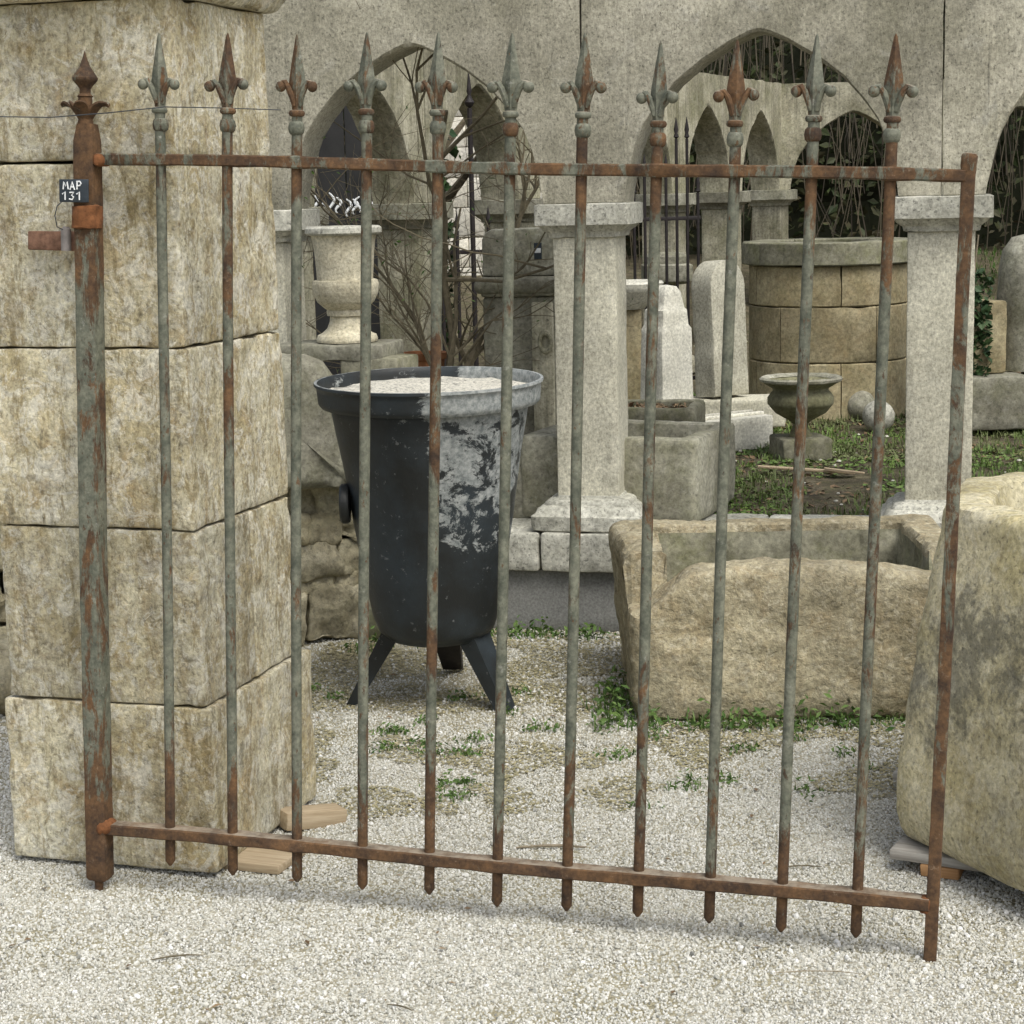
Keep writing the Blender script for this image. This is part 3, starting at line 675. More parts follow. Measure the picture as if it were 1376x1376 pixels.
# round well
well = thing('stone_well', 'round ochre stone well with a dark mossy coping ring', 'well', (1.735, 10.50, .33))
def voussoir(a0, a1, r0, r1, z0, z1, sd, mat, gap=.004):
    n = max(3, int((a1 - a0) / 5)); rings = []
    for k in range(n + 1):
        a = R(a0 + (a1 - a0) * k / n)
        e = 0
        def P(r, z): return (r * math.cos(a), r * math.sin(a), z)
        c = .006; zs = [z0 + c + (z1 - z0 - 2 * c) * j / 5 for j in range(6)]
        rings.append([P(r1 - c, z0)] + [P(r1, z) for z in zs] + [P(r1 - c, z1), P((r0 + r1) / 2, z1), P(r0 + c, z1), P(r0, z1 - c), P(r0, z0 + c), P(r0 + c, z0)])
    g = loft(rings)
    g = (g[0], [f[::-1] for f in g[1]])
    return rough(g, .003, 8, sd, 3, .006, 9)
def courses(rz0, z0, z1, nb, sd, r0, r1, mat, name):
    da = 360 / nb
    for k in range(nb):
        obj(name, voussoir(rz0 + k * da + .35, rz0 + (k + 1) * da - .35, r0, r1, z0, z1, sd + k, mat), mat, well)
# camera sees the side around -99 degrees
courses(-99 + 9, .02, .325, 5, 10, .30, .425, m_ochre, 'stone_block')
courses(-99 - 36, .329, .618, 5, 20, .30, .425, m_ochre, 'stone_block')
courses(-99 + 9, .622, .832, 5, 30, .30, .425, m_ochre, 'stone_block')
courses(-60, .836, .955, 4, 40, .285, .462, m_dgrey, 'coping_stone')

# two leaning slabs
s1 = thing('stone_slab', 'narrow freshly cut white stone slab with a stepped tapering top', 'stone slab', (.752, 9.2, .35), 38)
g = loft([rrect(hx, hy, .006, z, 5, 2, cx=cx) for hx, hy, z, cx in dense([(.02, .04, 0, 0), (.105, .085, 0, 0), (.098, .078, .38, 0), (.096, .076, .575, 0), (.082, .070, .595, 0), (.078, .066, .665, 0), (.066, .06, .675, 0), (.052, .05, .75, 0), (.035, .04, .775, 0), (.01, .01, .782, 0)], .03)])
obj('shaft', rough(g, .0015, 9, 2, 3, .004), m_white, s1)
arcp = [(-.115, 0), (-.115, .20), (-.109, .27), (-.115, .33)] + [(-.115, .55)] + [(.115 * math.cos(R(180 - a)), .55 + .115 * math.sin(R(180 - a)) * 1.1) for a in range(15, 180, 15)] + [(.115, .55), (.115, 0)]
s2 = obj('stone_slab', rough(prism(arcp, .15, .008, .022), .002, 9, 5, 3, .004), m_pill, loc=(1.075, 9.72, .545), rot=(R(-3), 0, R(36)))
tag(s2, 'thick pale stone slab with a rounded top standing beside the well', 'stone slab')
tag(obj('stone_block', rough(prism([(-.21, 0), (.23, 0), (.25, .10), (.20, .14), (-.21, .14)], .26, .008, .03), .002, 9, 8, 3, .005), m_pill, loc=(1.135, 9.70, .395), rot=(0, 0, R(3))), 'moulded beige stone plinth under the round topped slab', 'stone block')
s3 = thing('cut_stone_block', 'bright white cut stone block with two long grooves lying by the urn', 'stone block', (.985, 9.17, .345), 33)
V_, F_ = block(.50, .24, .155, .004, .03)
obj('block_body', rough((V_, F_), .0008, 9, 3), m_white, s3)
for yy in (-.045, .035): obj('ridge', xf(block(.50, .022, .014, .003, .05), loc=(0, yy, .155)), m_white, s3)
tag(obj('garden_board', xf(block(.42, .035, .010, .002, .05)), m_wood, loc=(1.28, 8.30, .362), rot=(0, R(3), R(-14))), 'thin pale wooden lath lying on the garden soil before the urn', 'board')
tag(obj('garden_board', xf(block(.18, .018, .008, .002, .05)), m_wood, loc=(1.43, 8.22, .366), rot=(0, R(4), R(-28))), 'short splinter of pale wood at the right end of the lath', 'board')

# fountain back with a ringed boss, left of the front pillar
ft = thing('wall_fountain', 'dark weathered stone wall fountain with a round shouldered top behind the vat', 'fountain', (.075, 7.72, .34), -10)
sh = [(-.155, .92), (.155, .92)] + [(.155, 1.02)] + [(.10 + .055 * math.cos(R(a)), 1.05 + .055 * math.sin(R(a))) for a in (15, 45, 75)] + [(-.10 + .055 * math.cos(R(a)), 1.05 + .055 * math.sin(R(a))) for a in (105, 135, 165)]
obj('headstone', rough(prism(sh, .22, .01, .02), .003, 9, 3, 3, .006), m_grey, ft)
obj('moulding', rough(loft([rrect(hx, hx * .8, .02, z, 10, 3) for hx, z in dense([(.15, .840), (.158, .845), (.160, .853), (.172, .858), (.182, .872), (.184, .892), (.176, .908), (.155, .918)], .01)]), .002, 12, 3), m_grey, ft)
obj('body', rough(xf(block(.29, .22, .84, .012, .03), loc=(-.01, 0, 0)), .003, 8, 3, 3, .006), m_grey, ft)
obj('pilaster', rough(xf(block(.085, .03, .80, .008, .03), loc=(.085, -.124, .02)), .002, 8, 4, 3, .004), m_wing, ft)
tor = []
for k in range(18):
    a = 2 * math.pi * k / 18; tor.append([((.030 + .011 * math.cos(b)) * math.cos(a) * .75, .011 * math.sin(b), (.036 + .012 * math.cos(b)) * math.sin(a)) for b in [2 * math.pi * j / 8 for j in range(8)]])
g = loft(tor + [tor[0]], False, False)
obj('ring_boss', xf((g[0], [f[::-1] for f in g[1]]), loc=(.098, -.150, .665)), m_wing, ft)
pt = thing('small_tag', 'tiny black and white tag on the shoulder of the dark fountain', 'tag', (.125, 7.55, 1.325), -10)
obj('tag_plate', xf(block(.030, .004, .064, .001, .03), loc=(0, -.008, 0)), m_tag, pt)
obj('tag_print', xf(block(.024, .002, .018, .0005, .03), loc=(0, -.0115, .026)), m_chalk, pt)
tag(obj('stone_block', rough(xf(block(.34, .30, .24, .015, .03)), .004, 8, 3, 3, .01), m_grey, loc=(.02, 7.38, .36), rot=(0, 0, R(-16))), 'grey stone block lying between the fountain and the black vat', 'stone block')

# pedestal vase on its slab
vs_ = thing('stone_vase', 'tall cream stone vase with bell shaped neck standing on a slab left of the vat', 'vase', (-.580, 7.00, 1.068)); vs_.scale = (.87, .87, .87)
obj('foot', rough(lathe([(.02, 0), (.125, 0), (.128, .012), (.122, .028), (.105, .035), (.082, .055), (.070, .085), (.068, .105)], 40, .012), .0015, 12, 3), m_cream, vs_)
obj('bowl', rough(lathe([(.06, .105), (.079, .108), (.082, .125), (.079, .132), (.090, .140), (.118, .165), (.135, .20), (.139, .235), (.134, .252), (.120, .256)], 40, .012), .0015, 12, 4), m_cream, vs_)
obj('neck', rough(lathe([(.116, .254), (.118, .30), (.124, .37), (.130, .42), (.136, .438)], 40, .015, cap1=False), .0015, 12, 5), m_cream, vs_)
obj('rim', rough(lathe([(.13, .437), (.150, .439), (.158, .447), (.158, .466), (.150, .474), (.12, .474), (.112, .45), (.105, .40), (.01, .39)], 40, .012), .002, 15, 6, 3, .004), m_cap, vs_)
tag(obj('stone_slab', rough(xf(block(.42, .26, .058, .006, .03)), .002, 9, 5, 3, .006), m_grey, loc=(-.615, 6.99, 1.008), rot=(0, 0, R(-14))), 'square grey slab carrying the cream vase', 'stone slab')
tag(obj('stone_pedestal', rough(xf(block(.22, .22, 1.02, .012, .035)), .003, 8, 6, 3, .008), m_dgrey, loc=(-.46, 6.93, .0), rot=(0, 0, R(-20))), 'dark square stone pedestal under the slab with the cream vase', 'pedestal')
tag(obj('flower_pot', rough(lathe([(.02, 0), (.07, 0), (.085, .13), (.094, .135), (.094, .16), (.08, .16), (.07, .10), (.01, .10)], 28, .02), .001, 9), m_terra, loc=(-.34, 7.75, .80)), 'small terracotta pot standing behind the rim of the black vat', 'flower pot')
tag(obj('stone_block', rough(xf(block(.42, .26, .44, .015, .04)), .004, 8, 9, 3, .01), m_dgrey, loc=(-.30, 7.80, .36), rot=(0, 0, R(-16))), 'dark mossy stone block carrying the terracotta pot', 'stone block')

# pedestal on a column in the distance (between pillar and white slab)
cp = thing('stone_pedestal', 'dark stone table top on a round column behind the white tapering slab', 'pedestal', (.93, 11.3, .35))
obj('column', rough(lathe([(.02, 0), (.075, 0), (.068, .3), (.066, .68)], 24, .04), .003, 9, 3), m_ochre, cp)
obj('table_top', rough(sq_lathe([(.07, .68), (.11, .685), (.135, .70), (.14, .72), (.14, .79), (.12, .80), (.02, .80)], .015, .02, 8), .003, 9, 3, 3, .005), m_grey, cp)
obj('moulded_block', rough(xf(sq_lathe([(.02, .80), (.12, .80), (.115, .84), (.09, .86), (.02, .865)], .01, .02, 8)), .002, 9), m_grey, cp)
tag(obj('stone_basin', rough(lathe([(.02, 0), (.10, 0), (.13, .03), (.19, .10), (.20, .13), (.19, .14), (.15, .11), (.01, .06)], 36, .02), .001, 8), m_white, loc=(.60, 9.9, .98)), 'small white stone basin glimpsed right of the front pillar', 'stone basin')
tag(obj('stone_pedestal', rough(xf(block(.12, .12, .64, .012, .04)), .003, 8, 4, 3, .008), m_ochre, loc=(.62, 9.9, .34)), 'square beige pedestal under the small white basin', 'pedestal')

# ------------------------------------------------------------------ the black vat
vat = thing('iron_vat', 'black conical iron vat on three splayed legs with white coating flaking off its right side', 'vat', (-.245, 5.93, 0)); vat.rotation_euler = (R(1.2), 0, 0)
pr = [(.01, .200), (.09, .205), (.145, .220), (.180, .250), (.196, .295), (.210, .37), (.235, .52), (.265, .72), (.290, .87), (.303, .945), (.30, .955)]
obj('body', rough(lathe(pr, 56, .02, cap1=False), .0025, 6, 2, 2), m_vat, vat)
obj('rim', rough(lathe([(.300, .950), (.332, .955), (.340, .966), (.345, 1.014), (.352, 1.022), (.351, 1.030), (.342, 1.030), (.337, 1.018), (.333, .965), (.30, .955)], 64, .012, cap0=False, cap1=False), .0012, 9, 2, 2), m_vat, vat)
def fillm():
    m = M('limy grit'); s = NT(m); v = s.noise(90, 4, .8); n = s.noise(9, 5, .7)
    c = s.mix(s.ramp(v, (.36, 0), (.52, 1)), (.2, .19, .16), (.68, .65, .56)); c = s.mix(s.ramp(n, (.56, 0), (.70, .85)), c, (.16, .16, .14))
    s.finish(c, .95, v, .8, .008); return m
obj('grit_fill', rough(loft([circ(r, z, 48) for r, z in dense([(.336, .992), (.28, 1.002), (.15, 1.004), (.002, 1.0)], .03)], False, True), .008, 12, 4), fillm(), vat)
for fx_, fy_ in ((-.272, .03), (.212, -.105), (.035, .40)):
    a = math.atan2(fy_, fx_); L = math.hypot(fx_, fy_); ca, sa = math.cos(a), math.sin(a); ri = []
    for k in range(9):
        q = k / 8; r_ = .085 + (L - .085) * q ** 1.0; z = .33 * (1 - q) + .0; wd = .060 - .028 * q; th = .040 - .018 * q
        ring = []
        for sx, sy in ((-1, -1), (1, -1), (1, 1), (-1, 1)):
            rx_, ty = r_ + sx * th, sy * wd; ring.append((rx_ * ca - ty * sa, rx_ * sa + ty * ca, z + (sx * -.006)))
        ri.append(ring)
    g = loft(ri); g = (g[0], [f[::-1] for f in g[1]])
    lg = obj('leg', g, m_black if fy_ > .2 else m_vat, vat)
obj('lug', xf((lambda g: (g[0], g[1]))(lathe([(.01, 0), (.058, 0), (.062, .006), (.062, .022), (.056, .028), (.01, .028)], 26, .012)), M=Matrix.Translation((-.252, -.06, .66)) @ Matrix.Rotation(R(-90), 4, 'Y')), m_vat, vat)
obj('lug', xf(lathe([(.01, 0), (.062, 0), (.068, .006), (.068, .04), (.060, .048), (.01, .048)], 26, .012), M=Matrix.Translation((.19, .20, .66)) @ Matrix.Rotation(R(90), 4, 'Y')), m_vat, vat)

# ------------------------------------------------------------------ rough trough on the right
def rough_trough():
    hx, hy, wl = .52, .40, .13
    pr = [(.36, 0), (.05, 0), (.01, .03), (0, .08), (0, .465), (.006, .485), (.02, .50), (wl - .015, .505), (wl - .003, .495), (wl + .01, .30), (wl + .04, .22), (.38, .20)]
    ns = 40
    rings = [rrect(hx - d - .015 * (1 - min(z, .5) * 2) * 0, hy - d, max(.05 - d * .3, .01), z, ns, 4) for d, z in dense(pr, .022)]
    V, F = loft(rings); V = np.array(V)
    for p in V:   # the front rim is worn into a low arch, higher in the middle; a bite at its left end
        if p[2] > .2:
            f = (p[2] - .2) / .3
            if p[1] < -hy + wl + .03:
                t = (p[0] + hx) / (2 * hx)
                dz = -.11 * math.exp(-((t - .03) / .10) ** 2) - .035 * max(0, (t - .68) / .32) ** 1.3 - .035 + .022 * math.sin(min(max((t - .05) / .8, 0), 1) * math.pi)
                dz += .003 * math.sin(p[0] * 31) + .002 * math.sin(p[0] * 57 + 1)
                p[2] += dz * f
        p[0] += .02 * (p[2] - .25) * (-1 if p[0] < 0 else 1) * -1 * 0
        if p[0] < 0: p[0] -= .05 * (p[2] / .5) * max(0, (p[1] + hy) / (2 * hy))
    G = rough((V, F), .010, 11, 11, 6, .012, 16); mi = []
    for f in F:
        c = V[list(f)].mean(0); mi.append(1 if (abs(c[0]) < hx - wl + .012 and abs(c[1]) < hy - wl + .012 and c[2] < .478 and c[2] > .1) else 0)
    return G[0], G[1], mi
t = obj('rough_trough', rough_trough(), [m_rough, m_dgrey], loc=(.875, 6.01, -.01), rot=(0, 0, R(-1.5)))
tag(t, 'long rough hewn brown sandstone trough with a worn front rim on the gravel', 'trough')

# ------------------------------------------------------------------ octagonal basin on pallet planks at right
def octf(th):
    b = R(45); a = (th + R(22.5) + OCT) % b - b / 2
    q = 1 / math.cos(a); q = min(q, 1.078); return q
OCT = R(20)
bs = thing('stone_basin', 'huge pale octagonal stone basin resting on planks at the right edge', 'stone basin', (1.560, 4.43, .056), 0)
def basin():
    prof = [(.02, 0), (.56, 0), (.600, .010), (.616, .035), (.624, .07), (.622, .12), (.600, .35), (.560, .60), (.530, .735), (.526, .782), (.518, .797), (.50, .803), (.435, .803), (.420, .795), (.412, .765), (.39, .45), (.35, .35), (.02, .33)]
    V, F = loft([circ(r, z, 96, f=octf) for r, z in dense(prof, .025)])
    return rough((V, F), .0045, 9, 9, 5, .008, 12)
obj('basin_body', basin(), m_basin, bs)
for lx, ly, L, rz, lab in ((1.305, 4.15, .95, -29, 'grey weathered plank nearest the camera under the big basin'), (1.50, 4.72, 1.1, -28, 'grey weathered plank hidden mostly under the middle of the big basin')):
    o = obj('plank', rough(xf(block(L, .11, .024, .004, .03), loc=(0, 0, .026)), .0012, 12), m_woodg, loc=(lx, ly, .004), rot=(0, 0, R(rz))); tag(o, lab, 'plank', 'planks under the big basin')
for lx, ly, lab in ((.985, 4.31, 'orange wooden spacer block at the left end of the plank'), (1.215, 3.985, 'orange wooden spacer block at the right edge under the basin plank')):
    tag(obj('wood_block', rough(xf(block(.09, .08, .028, .004, .02)), .002, 20), m_woodo, loc=(lx, ly, .001), rot=(0, 0, R(-24))), lab, 'wood block', 'spacer blocks under the basin planks')

# ------------------------------------------------------------------ rubble wall and boulder left of the vat
rb = thing('rubble_wall', 'low rubble wall of rough irregular stones behind the pier', 'wall', (-.56, 6.90, 0), 0)
a = Vector((-.02, 0.02, 0)); b = Vector((-1.75, -.55, 0)); L = (b - a).length; dv = (b - a).normalized(); nv = Vector((dv.y, -dv.x, 0))
if nv.y > 0: nv = -nv
obj('core', rough(xf(block(L, .20, .55, .02, .05), M=Matrix.Translation((a + b) / 2 - nv * .14) @ Matrix.Rotation(math.atan2(dv.y, dv.x), 4, 'Z')), .01, 7), m_mortar, rb)
rr = random.Random(11); z = 0
rowh = [.19, .06, .13, .09, .12]
for ri_, h in enumerate(rowh):
    s_ = -.02 - rr.uniform(0, .05)
    while s_ < L:
        ln = max(h, .08) * rr.uniform(.7, 1.8); hh = h * rr.uniform(.86, 1.04)
        g = block(ln + .012, .17, hh + .014, min(.012, hh * .2), .018)
        g = rough(g, .026, 8, rr.randint(0, 999), 4, .016, 12)
        c = a + dv * (s_ + ln / 2) + nv * rr.uniform(-.02, .02)
        obj('stone', xf(g, M=Matrix.Translation((c.x, c.y, z)) @ Matrix.Rotation(math.atan2(dv.y, dv.x) + rr.uniform(-.08, .08), 4, 'Z') @ Matrix.Rotation(rr.uniform(-.16, .16), 4, 'Y')), m_rubble, rb)
        s_ += ln
    z += h - .004
bd = prism([(-.22, 0), (.16, 0), (.14, .15), (.110, .30), (.085, .38), (.05, .435), (-.01, .462), (-.22, .466)], .20, .04, .022)
tag(obj('boulder', rough(bd, .008, 6, 5, 5, .012, 8), m_grey, loc=(-.700, 6.745, .580), rot=(0, 0, R(8))), 'tapered weathered block set on the rubble wall beside the black vat', 'boulder')
# loose stones left of the pier
for (x_, y_, s_, lab) in ((-1.66, 6.0, .17, 'rounded pale boulder at the left edge beside the pier'), (-1.70, 6.1, .10, 'small stone behind the pale boulder at the left edge')):
    tag(obj('boulder', rough(ball(s_, (0, 0, s_ * .6), 22, 14, .75), .03, 6, int(x_ * 100), 4), m_rubble, loc=(x_, y_, 0)), lab, 'boulder')

# ------------------------------------------------------------------ things behind, seen through the arches
# black sheet gate with white scrollwork
bp = thing('scroll_panel', 'tall black panel with white scrollwork seen through the left arch', 'panel', (-1.02, 11.2, .36), 8)
for k in range(6): obj('board', xf(block(.20, .02, 2.02, .003, .3), loc=(-.60 + .205 * k, 0, 0)), m_blackp, bp)
rr = random.Random(4)
def scroll(x, z, h, s):
    pts = []
    for k in range(10):
        t = k / 9; pts.append((x + s * (.022 * math.sin(t * 5.4) + .02 * t), -.02, z + h * (1 - t)))
    return tube(pts, [.004 + .005 * math.sin(math.pi * k / 9) for k in range(10)], 6)
for i in range(20):
    obj('scroll', scroll(-.42 + .044 * i + rr.uniform(-.008, .008), 1.10 + .012 * (i % 3), rr.uniform(.07, .13), rr.choice((-1, 1))), m_chalk, bp)
for i in range(6):
    obj('scroll', scroll(-.42 + .05 * i, .50, rr.uniform(.06, .10), 1), m_chalk, bp)
for i in range(5):
    obj('scroll', scroll(-.03 + .026 * i, 1.76, rr.uniform(.05, .09), rr.choice((-1, 1))), m_chalk, bp)
# pale house wall and dark trunk with ivy
hw = thing('house', 'pale stone house wall glimpsed through the narrow arch behind the shrub', 'house', (-.10, 16.6, .2), -5)
for r_ in range(14):
    for c_ in range(4):
        obj('stone_block', xf(block(.295, .3, .245, .01, .3), loc=(-.45 + .30 * c_ + (.1 if r_ % 2 else 0), 0, .25 * r_)), m_house, hw)
def tree(loc, h, r0, seed, label, ivy=1400, lean=(.0, .0), mat=m_bark, leafy=m_ivy, spread=.28, limbs=7):
    rr = random.Random(seed); t = thing('tree', label, 'tree', loc)
    pts = [(lean[0] * k / 10 + rr.uniform(-.03, .03), lean[1] * k / 10 + rr.uniform(-.03, .03), h * k / 10) for k in range(11)]
    obj('trunk', rough(tube(pts, [r0 * (1 - .06 * k) for k in range(11)], 12), .012, 7, seed), mat, t)
    gs = []
    for k in range(limbs):
        z = h * rr.uniform(.35, .95); p = Vector(pts[int(z / h * 10)]); a = rr.uniform(0, 6.28); L = rr.uniform(.5, 1.3)
        gs.append(tube([p, p + Vector((math.cos(a) * L * .4, math.sin(a) * L * .4, L * .3)), p + Vector((math.cos(a) * L, math.sin(a) * L, L * .8))], [r0 * .35, r0 * .22, r0 * .06], 6))
    if gs: obj('limb', join(*gs), mat, t)
    def lp(r):
        z = h * r.random() ** .8; p = Vector(pts[min(10, int(z / h * 10))]); a = r.uniform(0, 6.28); q = r0 + abs(r.gauss(0, spread)) * (.3 + z / h)
        return (p.x + math.cos(a) * q, p.y + math.sin(a) * q, z)
    obj('crown', leaves(ivy, lp, (.025, .055), .5, .7, seed), leafy, t, smooth=False)
    return t
tree((-.47, 12.2, .3), 3.6, .11, 3, 'ivy covered tree trunk seen through the narrow arch behind the shrub', 1100, spread=.05)
tree((4.2, 12.6, .4), 3.4, .08, 5, 'slim ivy covered tree behind the right hand pillar', 1300, spread=.16)
# dark hedge belt
def hedge_pos(r):
    x = r.uniform(-9, 13); y = 17.7 + .04 * x + r.gauss(0, .35) + .6 * fbm((x * .7, 0, 3), 2); z = r.random() ** .85 * 5.2
    y += .5 * noise.noise((x * 1.3, 0, z * 1.3)); return (x, y, .8 + z)
def backing():
    xs_ = [-14 + .5 * i for i in range(66)]; zs_ = [.6 + .4 * i for i in range(16)]; V = []; F = []; n = len(xs_)
    for z in zs_:
        for x in xs_: V.append((x, 18.6 + .5 * fbm((x * .8, z * .8, 0), 3), z + (.4 * noise.noise((x * .9, 0, 0)) if z > 6 else 0)))
    F = [(j * n + i, j * n + i + 1, (j + 1) * n + i + 1, (j + 1) * n + i) for j in range(len(zs_) - 1) for i in range(n - 1)]
    V2 = [(x, y + 1.2, z) for x, y, z in V]; m_ = len(V)
    F2 = [tuple(i + m_ for i in f[::-1]) for f in F]; top = [((len(zs_) - 1) * n + i, (len(zs_) - 1) * n + i + 1, m_ + (len(zs_) - 1) * n + i + 1, m_ + (len(zs_) - 1) * n + i) for i in range(n - 1)]
    return V + V2, F + F2 + top
m_hb = simple('deep hedge interior', (.03, .034, .018), .95, .5, 4)
hd = thing('hedge', 'tall dark evergreen hedge closing the background behind the arches', 'hedge', (0, 0, 0))
obj('hedge_mass', backing(), m_hb, hd, smooth=False)
tag(obj('foliage', leaves(42000, hedge_pos, (.03, .075), .4, .55, 21), m_hedge, hd, smooth=False), kind='stuff')
def stems(n, seed):
    r = random.Random(seed); gs = []
    for i in range(n):
        x = r.uniform(-5, 10); y = 16.9 + .04 * x + r.uniform(-.5, .3); z0 = r.uniform(.7, 3.4); L = r.uniform(.5, 1.9); d = r.gauss(0, .18)
        gs.append(tube([(x, y, z0), (x + d * .5 + r.uniform(-.05, .05), y, z0 + L * .5), (x + d, y + .05, z0 + L)], [r.uniform(.003, .009), .004, .002], 4, False))
    return join(*gs)
tag(obj('bare_stems', stems(1700, 6), m_stem, smooth=False), 'tangle of bare hanging brown stems in front of the dark hedge', 'stems', kind='stuff')

# iron railings seen behind the front pillar, and a spear post
ir = thing('iron_railing', 'thin dark spear topped iron railing behind the front pillar', 'railing', (.60, 10.9, .35), 12)
for k in range(9):
    b = obj('rail_bar', tube([(k * .062, 0, 0), (k * .062, 0, 1.20 + (.30 if k in (6, 7) else .1 * (k % 2)))], .0085, 6), m_black, ir)
    h = 1.20 + (.30 if k in (6, 7) else .1 * (k % 2))
    obj('spear', xf(lathe([(.004, 0), (.016, .01), (.009, .03), (.014, .05), (.001, .12)], 8, .03), loc=(k * .062, 0, h)), m_black, b)
for z in (.15, 1.05): obj('rail', xf(block(.54, .012, .022, .002, .2), loc=(.24, 0, z)), m_black, ir)
ir = thing('iron_railing', 'dark iron railing with a tall ball and spear post behind the bare shrub', 'railing', (-.30, 9.15, .35), -10)
for k, h in enumerate((1.10, 1.06, 1.62, 1.08)):
    b = obj('rail_bar', tube([(k * .075, 0, 0), (k * .075, 0, h)], .012 if h > 1.5 else .009, 8), m_black, ir)
    obj('spear', xf(lathe([(.004, 0), (.018, .01), (.024, .025), (.012, .045), (.008, .06), (.013, .075), (.001, .17)] if h > 1.5 else [(.004, 0), (.014, .02), (.001, .09)], 10, .02), loc=(k * .075, 0, h)), m_black, b)
for z in (.2, .95): obj('rail', xf(block(.27, .012, .02, .002, .2), loc=(.11, 0, z)), m_black, ir)

# bare shrub
def shrub():
    rr = random.Random(17); gs = []; tips = []
    def grow(p, d, L, r, lev):
        n = 5; pts = [p]; rad = [r]
        for k in range(n):
            d = (d + Vector((rr.gauss(0, .16), rr.gauss(0, .16), rr.gauss(.02, .12)))).normalized(); p = p + d * L / n; pts.append(p); rad.append(r * (1 - .12 * (k + 1)))
        gs.append(tube(pts, rad, 6 if r > .004 else 4))
        tips.append(pts[-1])
        if lev > 0:
            for k in range(rr.randint(3, 5)):
                i = rr.randint(1, n); q = pts[i]; dd = (d + Vector((rr.gauss(0, .8), rr.gauss(0, .5), rr.gauss(.05, .55)))).normalized()
                grow(q, dd, L * rr.uniform(.5, .85), max(.0016, r * .55), lev - 1)
    for dx, dy, dz, L, r, lv in ((.02, 0, 1, 1.15, .017, 3), (-.5, 0, .9, .85, .010, 3), (.35, .1, .9, .75, .011, 3), (-.8, -.1, .4, .5, .007, 3), (-.15, -.1, 1, .8, .008, 3), (-.6, .1, .75, .58, .007, 3), (.35, 0, .85, .5, .007, 2), (.06, -.05, 1, .7, .020, 3)):
        grow(Vector((rr.uniform(-.03, .03), rr.uniform(-.03, .03), 0)), Vector((dx, dy, dz)).normalized(), L, r, lv)
    return join(*gs), tips
sb = thing('bare_shrub', 'leafless brown shrub with tangled twigs behind the black vat', 'shrub', (-.25, 7.58, .80))
g, tips = shrub()
obj('branches', g, m_twig, sb)
obj('sprouts', leaves(160, lambda r: tuple(Vector(r.choice(tips)) + Vector((r.gauss(0, .02), r.gauss(0, .02), r.gauss(0, .02)))), (.008, .018), .4, .4, 4), m_weed, sb, smooth=False)
tag(obj('stone_planter', rough(trough(.12, .12, .30, .03, .02, .03), .003, 9, 3), m_dgrey, loc=(-.25, 7.58, .36)).copy() if False else obj('stone_planter', rough(xf(block(.26, .24, .44, .012, .03)), .003, 9, 3, 3, .008), m_dgrey, loc=(-.22, 7.56, .36)), 'dark planting block at the foot of the bare shrub', 'planter')

# right edge of the garden
tag(obj('stone_block', rough(xf(block(.42, .3, .26, .012, .03)), .003, 8, 31, 3, .008), m_grey, loc=(2.34, 9.55, .375), rot=(0, 0, R(4))), 'grey squared stone right of the right hand pillar', 'stone block')
tag(obj('stone_block', rough(xf(block(.36, .3, .27, .012, .03)), .003, 8, 32, 3, .008), m_dgrey, loc=(2.76, 9.60, .375), rot=(0, 0, R(-3))), 'darker squared stone at the right edge of the photo', 'stone block')
tag(obj('stone_column', rough(lathe([(.02, 0), (.15, 0), (.155, .3), (.15, .50), (.13, .60), (.09, .66), (.01, .68)], 28, .03), .006, 8, 3), m_grey, loc=(2.62, 9.75, .64)), 'round topped mossy stone column at the right edge', 'stone column')
tag(obj('stone_block', rough(xf(block(.19, .2, .36, .012, .03)), .004, 8, 33, 3, .01), m_ochre, loc=(2.36, 9.66, .637), rot=(0, 0, R(10))), 'ochre upright stone patched with ivy leaves', 'stone block')
iv = thing('ivy_bush', 'dark ivy bush climbing behind the ochre stone at the right', 'ivy', (2.32, 9.95, .36))
obj('foliage', leaves(1100, lambda r: (r.uniform(-.14, .06), (-.40 - abs(r.gauss(0, .02))) if r.random() < .35 else r.gauss(0, .09), r.uniform(.25, .78)), (.014, .03), .4, .75, 12), m_ivy, iv, smooth=False)
obj('stem', join(*[tube([(.03 * k - .05, 0, 0), (.04 * k - .08, .02, .4), (.07 * k - .12, 0, .95)], [.014, .010, .004], 6) for k in range(4)]), m_twig2, iv)
o = thing('cloth', 'red and blue cloth hanging at the right edge above the mossy column', 'cloth', (2.83, 10.0, 1.16), 10)
def drape(x0, z0, z1, w0, w1):
    rows = []
    for k in range(9):
        t = k / 8; z = z0 + (z1 - z0) * t; w_ = w0 + (w1 - w0) * t
        rows.append([(x0 + w_ * math.cos(a_) * (1 + .12 * math.sin(5 * a_ + t * 3)), .05 * math.sin(a_), z) for a_ in [2 * math.pi * j / 20 for j in range(20)]])
    return loft(rows)
obj('blue_part', drape(0, 0, .12, .13, .10), m_bluec, o); obj('red_part', drape(0, .12, .24, .10, .05), m_redc, o)

# ------------------------------------------------------------------ weeds and twigs on the gravel
hz0 = lambda x, y: height(x, y) + .003
def weedpatch(name, label, spots, n, seed, size=(.008, .018), hgt=.05, cat='weeds'):
    gs = []
    for i, (x_, y_, sx, sy) in enumerate(spots):
        def lp(r, x_=x_, y_=y_, sx=sx, sy=sy):
            x = r.gauss(x_, sx); y = r.gauss(y_, sy); return (x, y, hz0(x, y) + abs(r.gauss(0, hgt)) * math.exp(-((x - x_) ** 2 / (sx * sx * 3 + 1e-6))))
        m_ = max(12, int(n * sx / .1)); gs.append(leaves(m_, lp, size, .5, .45, seed + i)); gs.append(blades(m_ // 2, gauss(x_, y_, sx, sy, hz0), (hgt * .5, hgt * 1.4), (.0015, .003), .8, seed + i + 50))
    return tag(obj(name, join(*gs), m_weed, smooth=False), label, cat, kind='stuff')
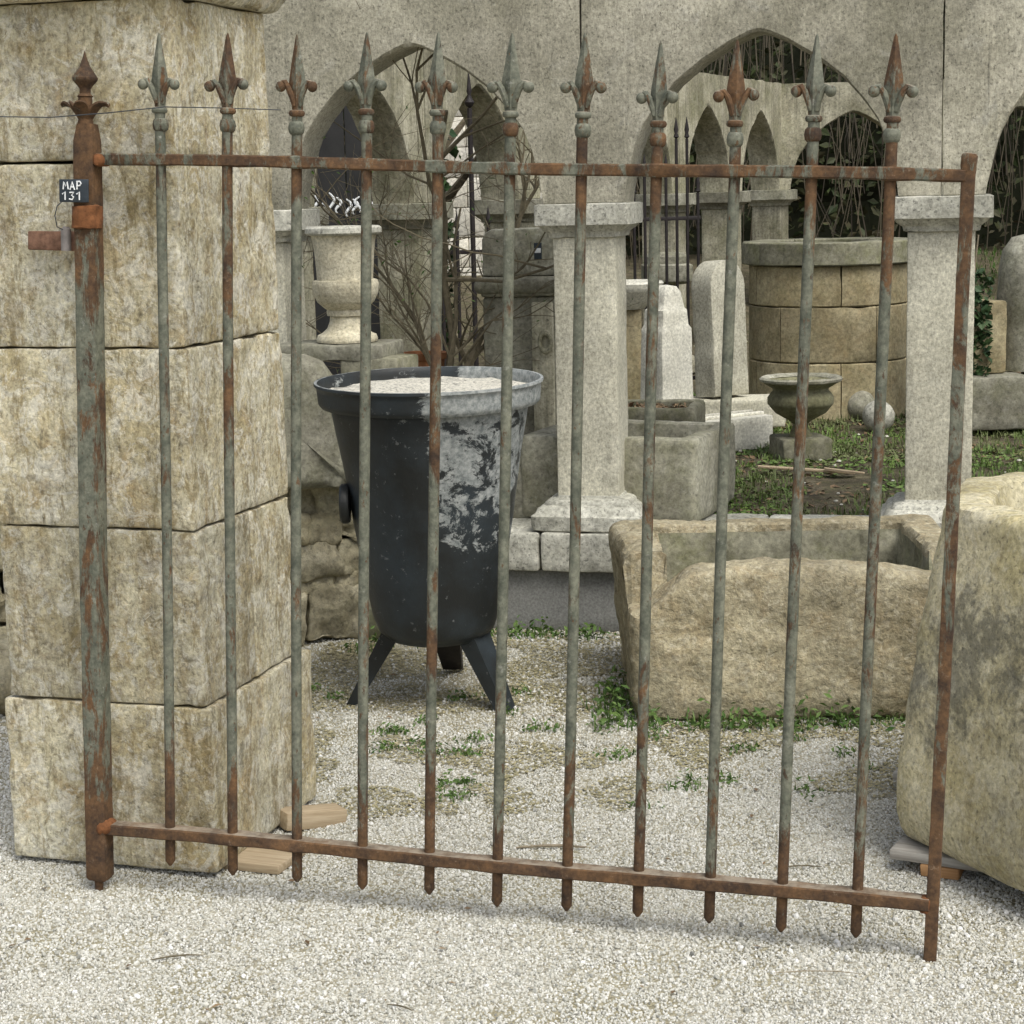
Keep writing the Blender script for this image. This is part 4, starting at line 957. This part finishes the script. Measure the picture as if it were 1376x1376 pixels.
weedpatch('weeds', 'green weeds growing along the foot of the rough trough', [(.56, 5.57, .05, .03), (.68, 5.555, .07, .03), (.80, 5.56, .06, .025), (.92, 5.56, .07, .03), (1.02, 5.57, .05, .03), (.40, 5.58, .04, .03)], 110, 5, hgt=.035)
weedpatch('weeds', 'green weeds clumped left of the rough trough', [(.31, 5.62, .04, .05), (.30, 5.78, .04, .06), (.32, 5.95, .03, .06)], 190, 105, hgt=.045)
weedpatch('weeds', 'small weeds at the foot of the low rendered wall', [(-.02, 6.86, .06, .03), (.10, 6.82, .06, .03), (.26, 6.80, .05, .03), (-.52, 6.70, .05, .05)], 110, 205, hgt=.03)
sp = []; r = random.Random(3)
for _ in range(46):
    x_ = r.uniform(-.75, 1.2); y_ = r.triangular(4.7, 6.6, 5.7); sp.append((x_, y_, r.uniform(.012, .035), r.uniform(.012, .035)))
weedpatch('weeds', 'tiny scattered weed sprouts in the gravel behind the gate', sp, 150, 305, (.005, .011), .014)
tag(obj('fallen_leaves', leaves(90, lambda r: (lambda x, y: (x, y, height(x, y) + .008))(r.uniform(-1.3, 1.3), r.uniform(3.5, 6.6)), (.006, .014), 1.2, .5, 91), m_litter, smooth=False), 'sparse dry leaf scraps lying on the gravel', 'dead leaves', kind='stuff')
def fl(x0, x1, y0, y1):
    def f(r):
        for _ in range(40):
            x = r.uniform(x0, x1); y = r.uniform(y0, y1)
            if fbm((x * 2.4, y * 2.4, 3), 3) > -.05 + .3 * max(0, (5.4 - y)): break
        return (x, y, hz0(x, y) + .002)
    return f
tag(obj('moss_and_litter', leaves(34000, fl(-1, 1.3, 4.8, 6.9), (.003, .009), 1.2, .5, 77), leafmat('dry moss bits', (.20, .185, .09), (.42, .37, .23)), smooth=False), 'dry moss and plant litter between the stones of the gravel', 'litter', kind='stuff')
for i, (x_, y_, L, rz, rd, lab) in enumerate(((-.735, 3.90, .055, 8, .0022, 'short dark curved twig lying on the gravel at lower left'), (.075, 4.52, .085, -6, .004, 'thick short stick lying on the gravel in the middle behind the gate'), (-.245, 3.60, .03, -35, .0018, 'tiny dark twig on the gravel near the bottom edge'), (.60, 3.72, .09, -8, .0012, 'thin dry grass stalk lying on the gravel at lower right'), (.66, 4.35, .05, -4, .002, 'small stick on the gravel just above the lower rail'))):
    g = tube([(-L, 0, 0), (-L * .3, L * .12, .002), (L * .4, L * .16, .002), (L, L * .1, 0)], [rd * .6, rd, rd, rd * .5], 6)
    tag(obj('twig', g, m_twig2 if i in (1, 3) else m_twig, loc=(x_, y_, height(x_, y_) + .008), rot=(0, 0, R(rz))), lab, 'twig', 'twigs on the gravel')
